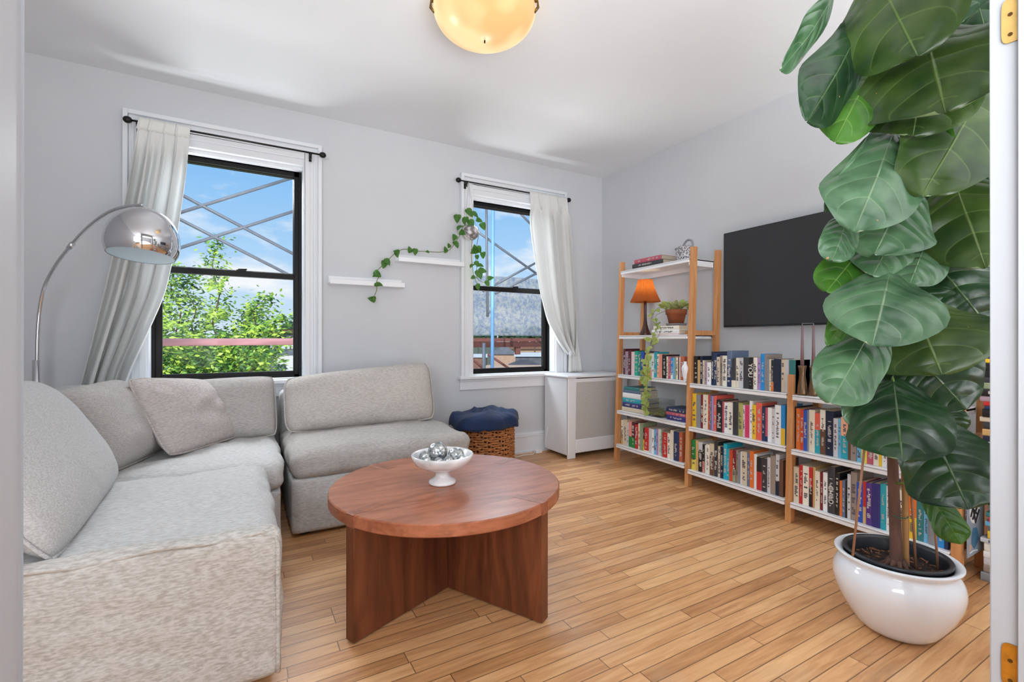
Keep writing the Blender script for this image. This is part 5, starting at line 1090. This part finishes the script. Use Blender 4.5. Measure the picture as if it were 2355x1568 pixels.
LEAVES = [  # base, tip, width, d base, d tip, material, roll, fold
    ((1932, -40), (1812, 160), 92, 1.50, 1.34, Gl, 1.0, .1), ((2010, -70), (2105, 118), 245, 1.50, 1.30, M_, 0, .1), ((2120, -70), (2190, 60), 200, 1.46, 1.36, Gl, 0, .1),
    ((2125, 62), (2172, 252), 300, 1.44, 1.30, M_, 0, .06), ((1985, 50), (1872, 268), 150, 1.52, 1.36, D_, .55, .3), ((2030, 110), (1925, 315), 130, 1.58, 1.45, Br, 0, .1),
    ((2120, 170), (2100, 306), 215, 1.50, 1.42, M_, 0, .1), ((2270, 190), (2130, 437), 230, 1.50, 1.36, M_, .1, .1), ((2140, 250), (2108, 425), 130, 1.50, 1.42, Br, 0, .1), ((2230, -60), (2290, 160), 130, 1.50, 1.40, D_, .2, .2),
    ((2035, 282), (1912, 485), 70, 1.60, 1.46, Gl, .9, .2), ((2060, 292), (1972, 520), 190, 1.54, 1.36, Gl, .1, .2), ((2190, 405), (2265, 612), 215, 1.52, 1.38, M_, 0, .1), ((2085, 430), (2015, 576), 180, 1.56, 1.44, Gl, 0, .2),
    ((1950, 495), (1918, 594), 90, 1.52, 1.44, Gl, .3, .2), ((2065, 520), (2010, 628), 150, 1.60, 1.50, Gl, .1, .2), ((1998, 552), (1905, 665), 115, 1.62, 1.52, Br, 0, .1), ((2128, 560), (2092, 652), 118, 1.54, 1.46, Gl, 0, .2),
    ((2150, 600), (2275, 752), 190, 1.60, 1.52, D_, .1, .1), ((2050, 612), (2008, 785), 208, 1.52, 1.34, Gl, 0, .15), ((2000, 630), (1908, 792), 60, 1.58, 1.50, Br, .5, .2), ((2095, 690), (2165, 858), 235, 1.56, 1.42, M_, 0, .1),
    ((2010, 745), (1915, 920), 150, 1.54, 1.40, Gl, .1, .25), ((2090, 800), (2225, 942), 170, 1.58, 1.48, D_, .05, .1), ((2055, 872), (2075, 1055), 205, 1.50, 1.34, D_, 0, .1), ((1985, 890), (1962, 978), 60, 1.56, 1.50, Gl, .3, .1),
    ((2140, 925), (2212, 1000), 80, 1.60, 1.56, D_, 0, .1), ((2130, 965), (2228, 1170), 205, 1.52, 1.38, D_, .05, .1), ((2130, 1125), (2212, 1252), 70, 1.56, 1.48, Br, .1, .1),
    ((2110, 520), (2130, 640), 150, 1.70, 1.66, D_, 0, .1), ((2180, 560), (2290, 640), 120, 1.66, 1.62, D_, 0, .1), ((2080, 800), (2040, 900), 130, 1.70, 1.66, D_, 0, .1), ((2120, 440), (2150, 560), 120, 1.72, 1.68, D_, 0, .1),
    ((2250, 360), (2330, 520), 150, 1.60, 1.54, D_, 0, .1), ((2240, 640), (2330, 700), 120, 1.62, 1.58, D_, 0, .1), ((2040, 20), (2000, 130), 120, 1.66, 1.62, D_, 0, .1), ((2190, 290), (2230, 420), 150, 1.64, 1.6, D_, 0, .1),
    ((2060, 640), (2120, 760), 160, 1.68, 1.62, D_, 0, .1), ((2130, 740), (2160, 860), 150, 1.68, 1.62, D_, 0, .1), ((2000, 820), (1975, 930), 70, 1.64, 1.58, Br, .4, .1)]
for i, (b0, tip, wpx, d0, d1, mi, roll, fold) in enumerate(LEAVES): fig_leaf(b0, tip, wpx, d0, d1, mi, i*3+1, roll, fold)

# ------------------------------------------------------------------ outside
GZ = -9.0
GRASS = P('distant_ground', L(96, 104, 80), .95, var=.4, scale=.25)
o = MB().box(-300, 500, 6, 600, GZ-.2, GZ).build('street_ground', GRASS); struct(o)
# near tree
def treemesh():
    R = random.Random(21); br = MB(); lf = MB()
    crown = [(340, 600), (375, 598), (400, 606), (425, 612), (440, 650), (448, 715), (468, 690), (474, 610), (480, 560), (500, 545), (520, 578), (530, 640), (535, 700), (548, 712), (565, 690), (585, 700), (598, 668), (610, 672), (612, 712), (603, 748), (622, 732), (640, 716), (652, 735), (648, 765), (670, 775), (690, 790)]
    def top(x):
        for i in range(len(crown)-1):
            if crown[i][0] <= x <= crown[i+1][0]:
                f = (x-crown[i][0])/(crown[i+1][0]-crown[i][0]); return crown[i][1]+(crown[i+1][1]-crown[i][1])*f
        return 800
    dirs = []
    def leaf(p, s, m):
        a = R.uniform(0, 2*PI); tl = R.uniform(-.9, .3); d_ = Vector((math.cos(a), math.sin(a)*.6, tl)).normalized(); n_ = Vector((R.uniform(-.6, .6), R.uniform(-1, .1), R.uniform(.3, 1))).normalized(); x = d_.cross(n_).normalized()
        lf.add([p, p+d_*s*.5+x*s*.24, p+d_*s, p+d_*s*.5-x*s*.24, ], [(0, 1, 2, 3)], m)
    # branches running up through the crown
    BRC = [((500, 960), (495, 545), 7.0), ((440, 960), (392, 606), 7.2), ((520, 900), (606, 676), 6.8), ((560, 900), (646, 722), 6.6), ((470, 900), (430, 622), 7.4), ((420, 960), (352, 610), 7.4), ((540, 860), (585, 705), 7.6)]
    for (a, b_, d_) in BRC:
        pa, pb = at(a[0], a[1], d=d_), at(b_[0], b_[1], d=d_)
        pts = [pa.lerp(pb, i/16)+Vector((.05*math.sin(i*1.3), .05*math.cos(i), 0)) for i in range(17)]
        br.tube(pts, [.022-.0012*i for i in range(17)], 6)
        for k in range(700):
            f = R.uniform(.25, 1.0)**.8; i = min(15, int(f*16)); p = pts[i].lerp(pts[i+1], f*16-i); sp_ = .18*(1.15-f)+.05
            leaf(p+Vector((R.gauss(0, sp_), R.gauss(0, sp_), R.gauss(0, .05))), R.uniform(.05, .09), R.choice((0, 0, 1, 1, 2)))
    n = 0
    while n < 26000:
        x = R.uniform(300, 700); y = R.uniform(545, 960)
        t_ = top(x) if x > 340 else 600
        if y < t_+8 : continue
        dens = min(1, (y-t_)/150)*(.35 if y < 745 else 1.0)
        if 470 < x < 530 and y < 745: dens *= 1.7
        nn = noise.noise(Vector((x*.03, y*.03, 3)))+.5*noise.noise(Vector((x*.08, y*.08, 7)))
        if y < 770 and nn < -.02+.25*(1-dens): n += .25; continue
        if y >= 770 and nn < -.42: n += .2; continue
        if x > 612 and y > 768 and (R.random() < .75 or x > 655): n += .2; continue
        if R.random() > dens: continue
        d_ = R.uniform(6.2, 8.6); s = R.uniform(.045, .09)
        m = 0 if nn > .12 else (1 if R.random() < .6 else 2)
        if R.random() < .2: m = R.choice((0, 1, 2))
        leaf(at(x, y, d=d_), s, m); n += 1
    return br, lf
br, lf = treemesh(); tb = at(490, 900, d=7.2)
t = thing('street_tree', 'bright green leafy tree just outside the left window', 'tree', (tb.x, tb.y, GZ))
br.tube([(tb.x, tb.y, GZ), (tb.x, tb.y, -.6), at(490, 940, d=7.2), at(500, 880, d=7.1)], [.16, .11, .07, .05], 10); br.build('branches', P('tree_bark', L(110, 90, 70), .9), t, smooth=True)
lf.build('foliage', TREEL, t, weld=False)
# far trees, each its own crown
def fartree(x, ytop, dist, wpx, label, dark=2):
    R = random.Random(int(x*7+ytop)); p = at(x, ytop, d=dist); rad = wpx/2*dist/FPX
    b = MB(); c_ = Vector((p.x, p.y, p.z-rad*.8))
    bm = bmesh.new(); bmesh.ops.create_icosphere(bm, subdivisions=4, radius=1)
    vs = []
    for v in bm.verts:
        k = 1+.28*noise.noise(v.co*2.2+Vector((x, 0, 0)))+.14*noise.noise(v.co*6+Vector((0, x, 0)))+.06*noise.noise(v.co*15); vs.append(c_+Vector((v.co.x*rad*k, v.co.y*rad*k, v.co.z*rad*.85*k)))
    b.add(vs, [tuple(q.index for q in f.verts) for f in bm.faces]); bm.free()
    t = thing('distant_tree', label, 'tree', (p.x, p.y, GZ), 'trees on the horizon')
    b.build('crown', P('far_foliage', L(62, 92, 58), .95, var=.6, scale=1.6, bump=1, bd=.4), t); MB().tube([(p.x, p.y, GZ), (p.x, p.y, c_.z)], rad*.08, 8).build('trunk', P('tree_bark', L(110, 90, 70), .9), t)
for a_ in ((632, 757, 70, 40, 'dark distant tree right of the near tree, seen through the left window'), (668, 741, 45, 40, 'lighter tree at the right edge of the view in the left window'),
           (1100, 764, 60, 34, 'distant tree at the left edge of the right window view'), (1128, 767, 75, 30, 'low distant tree behind the pale blue pole'), (1160, 757, 60, 30, 'round dark tree right of the pale blue pole'), (1182, 763, 66, 30, 'dark tree second right of the pale blue pole'),
           (1204, 768, 80, 26, 'small low tree midway on the right window horizon'), (1230, 752, 55, 40, 'tallest distant tree at the right of the right window view'), (1252, 758, 60, 36, 'distant tree behind the curtain edge of the right window')):
    fartree(*a_)
def house(name, label, xL, xR, ytop, ywall, dist, wallc, roofc, gable=True, rot=0.1, depth=None):
    pL = at(xL, ywall, d=dist); pR = at(xR, ywall, d=dist); zr = at((xL+xR)/2, ytop, d=dist).z; zw = pL.z
    dv = Vector((pR.x-pL.x, pR.y-pL.y, 0)); wd = dv.length; dv.normalize(); dn = Vector((-dv.y, dv.x, 0)); dp = depth or wd*.8
    t = thing(name, label, 'house', ((pL.x+pR.x)/2, (pL.y+pR.y)/2, GZ), 'houses across the street')
    def q(a, b_, z): v = pL+dv*a*wd+dn*b_*dp; return (v.x, v.y, z)
    MB().hexa([q(0, 0, GZ), q(1, 0, GZ), q(1, 1, GZ), q(0, 1, GZ)], [q(0, 0, zw), q(1, 0, zw), q(1, 1, zw), q(0, 1, zw)]).build('walls', wallc, t)
    b = MB(); e_ = .05
    if gable: b.add([q(-e_, -e_, zw), q(1+e_, -e_, zw), q(1+e_, 1+e_, zw), q(-e_, 1+e_, zw), q(.35, .5, zr), q(.65, .5, zr)], [(0, 1, 5, 4), (1, 2, 5), (2, 3, 4, 5), (3, 0, 4), (3, 2, 1, 0)])
    else: b.hexa([q(-e_, -e_, zw), q(1+e_, -e_, zw), q(1+e_, 1+e_, zw), q(-e_, 1+e_, zw)], [q(-e_, -e_, zr), q(1+e_, -e_, zr), q(1+e_, 1+e_, zr), q(-e_, 1+e_, zr)])
    b.build('roof', roofc, t)
    b = MB()
    for fx in (.2, .5, .8):
        for zz in (zw-1.6,): b.hexa([q(fx-.06, -.02, zz-.6), q(fx+.06, -.02, zz-.6), q(fx+.06, 0, zz-.6), q(fx-.06, 0, zz-.6)], [q(fx-.06, -.02, zz+.6), q(fx+.06, -.02, zz+.6), q(fx+.06, 0, zz+.6), q(fx-.06, 0, zz+.6)])
    b.build('windows', P('far_window', L(70, 78, 90), .2), t)
GR = P('grey_shingle', L(112, 114, 120), .9, var=.3, scale=3); GR2 = P('dark_shingle', L(84, 84, 90), .9, var=.3, scale=3); LG = P('pale_roof', L(196, 204, 212), .8); TAN = P('tan_brick', L(204, 168, 142), .9, var=.2, scale=5); WH = P('white_siding', L(226, 222, 216), .8); BR2 = P('brown_brick', L(150, 112, 96), .9, var=.3, scale=6)
for a_ in (('house', 'grey hipped-roof house in the right window, right of the pale blue pole', 1128, 1188, 798, 815, 42, TAN, GR),
           ('house', 'pale flat-roofed house at the right of the right window view', 1186, 1262, 812, 820, 34, GR, LG, False), ('house', 'dark hipped roof with white trim low in the right window', 1172, 1240, 828, 840, 24, WH, GR2),
           ('house', 'tan building at the bottom of the right window view', 1120, 1275, 846, 852, 18, TAN, TAN, False), ('house', 'brown building low at the left of the right window view', 1060, 1118, 815, 822, 26, BR2, LG, False),
           ('house', 'tan brick building on the horizon in the right window', 1176, 1262, 797, 803, 70, TAN, BR2, False), ('house', 'white sided house behind the tree in the left window', 630, 700, 805, 815, 26, WH, GR),
           ('house', 'low grey house at the bottom of the left window view', 520, 620, 835, 845, 20, WH, GR), ('house', 'far beige building above the rusty beam in the right window', 1222, 1262, 773, 778, 120, TAN, LG, False)):
    house(*a_)
# scaffolding in front of the facade
SY = 5.6
t = thing('scaffolding', 'steel pipe scaffolding with crossed braces outside both windows', 'scaffolding', (1, SY, GZ))
def pole_(a, b_, r, m, nm, Y=SY, ex=0.0):
    pa, pb = at(a[0], a[1], Y=Y), at(b_[0], b_[1], Y=Y); dv = pb-pa
    MB().tube([pa-dv*ex, pb+dv*ex], r, 10).build(nm, m, t, smooth=True)
for (a, b_) in (((420, 487), (668, 410)), ((425, 452), (677, 585)), ((415, 505), (645, 622)), ((420, 568), (677, 485))): pole_(a, b_, .016, STEEL, 'brace', ex=.25)
for (a, b_) in (((1090, 527), (1235, 630)), ((1125, 662), (1240, 600)), ((1150, 670), (1235, 628)), ((1192, 486), (1230, 525))): pole_(a, b_, .016, STEEL, 'brace', ex=.12)
pole_((1118, 440), (1121, 715), .017, STEEL, 'standard', Y=SY-.1, ex=.05)
pole_((1134, 440), (1132, 870), .022, BLUEPIPE, 'standard', Y=SY-.3, ex=.6)
j0 = at(1121, 700, Y=SY-.1); MB().tube(crv([j0, at(1122, 712, Y=SY-.1), at(1126, 720, Y=SY-.1)], 4), .017, 8).build('hook', STEEL, t, smooth=True)
pole_((1113, 815), (1113, 868), .024, STEEL, 'standard', Y=SY, ex=.5)
def beam(x0, x1, y0, y1, Y, m, nm, par, th=.06):
    a, b_ = at(x0, y0, Y=Y), at(x1, y1, Y=Y); c_ = at(x0, y0, Y=Y)
    MB().hexa([(a.x, Y, b_.z), (b_.x, Y, b_.z), (b_.x, Y+th, b_.z), (a.x, Y+th, b_.z)], [(a.x, Y, a.z), (b_.x, Y, a.z), (b_.x, Y+th, a.z), (a.x, Y+th, a.z)]).build(nm, m, par)
PINKRUST = P('pink_rusty_steel', L(172, 120, 122), .75, var=.3, scale=14, stretch=(.3, 2, 2))
zb0 = at(380, 779, Y=5.2).z
a, b_ = at(330, 785, Y=5.2), at(720, 783, Y=5.2); MB().tube([(a.x, 5.2, 1.030), (b_.x, 5.2, 1.036)], .034, 12).build('guard_rail', PINKRUST, t, smooth=True)
t2 = thing('steel_beam', 'short rusty beam end at the right of the left window, above the long rail', 'beam', (.5, 9.5, GZ))
beam(602, 720, 757, 767, 9.5, RUST, 'flange', t2); beam(608, 720, 769, 775, 9.5, GR2, 'web', t2)
t2 = thing('steel_beam', 'long dark rust double beam crossing low outside the right window', 'beam', (3, 7, GZ))
beam(1060, 1290, 777, 785, 7.0, RUST, 'flange', t2, .12); beam(1060, 1290, 786, 797, 7.0, P('dark_rust', L(94, 52, 44), .85, var=.4, scale=20), 'web', t2, .1)
for x in (1192,): beam(x-5, x+5, 797, 815, 7.02, RUST, 'stub_post', t2)
pole_((1070, 812), (1115, 850), .02, RUST, 'brace', Y=6.9, ex=.4); pole_((1138, 825), (1175, 850), .02, RUST, 'brace', Y=6.9, ex=.4)
# debris netting
def netmat():
    m, n, l, b = newmat('debris_netting'); t_ = n.new('ShaderNodeTexCoord'); z = n.new('ShaderNodeTexNoise'); z.inputs['Scale'].default_value = 13; z.inputs['Detail'].default_value = 8; z.inputs['Roughness'].default_value = .8; l.new(t_.outputs['Object'], z.inputs[0])
    rr = n.new('ShaderNodeValToRGB'); rr.color_ramp.elements[0].position = .4; rr.color_ramp.elements[1].position = .6; rr.color_ramp.elements[0].color = L(150, 164, 192); rr.color_ramp.elements[1].color = L(228, 222, 208); l.new(z.outputs[0], rr.inputs[0]); l.new(rr.outputs[0], b.inputs['Base Color'])
    tr_ = n.new('ShaderNodeBsdfTransparent'); tl = n.new('ShaderNodeBsdfTranslucent'); l.new(rr.outputs[0], tl.inputs[0]); a_ = n.new('ShaderNodeMixShader'); a_.inputs[0].default_value = .5; l.new(b.outputs[0], a_.inputs[1]); l.new(tl.outputs[0], a_.inputs[2])
    c_ = n.new('ShaderNodeMixShader'); c_.inputs[0].default_value = .36; l.new(a_.outputs[0], c_.inputs[1]); l.new(tr_.outputs[0], c_.inputs[2]); l.new(c_.outputs[0], n['Material Output'].inputs[0]); return m
a, b_ = at(1060, 629, Y=9), at(1300, 633, Y=9); zl = at(1150, 772, Y=9).z
MB().grid(lambda u, v: (a.x+(b_.x-a.x)*u, 9+.05*math.sin(9*u)+.03*math.sin(14*v), a.z+(zl-a.z)*v), 60, 30).build('debris_netting', netmat(), t, smooth=True, solid=.002)
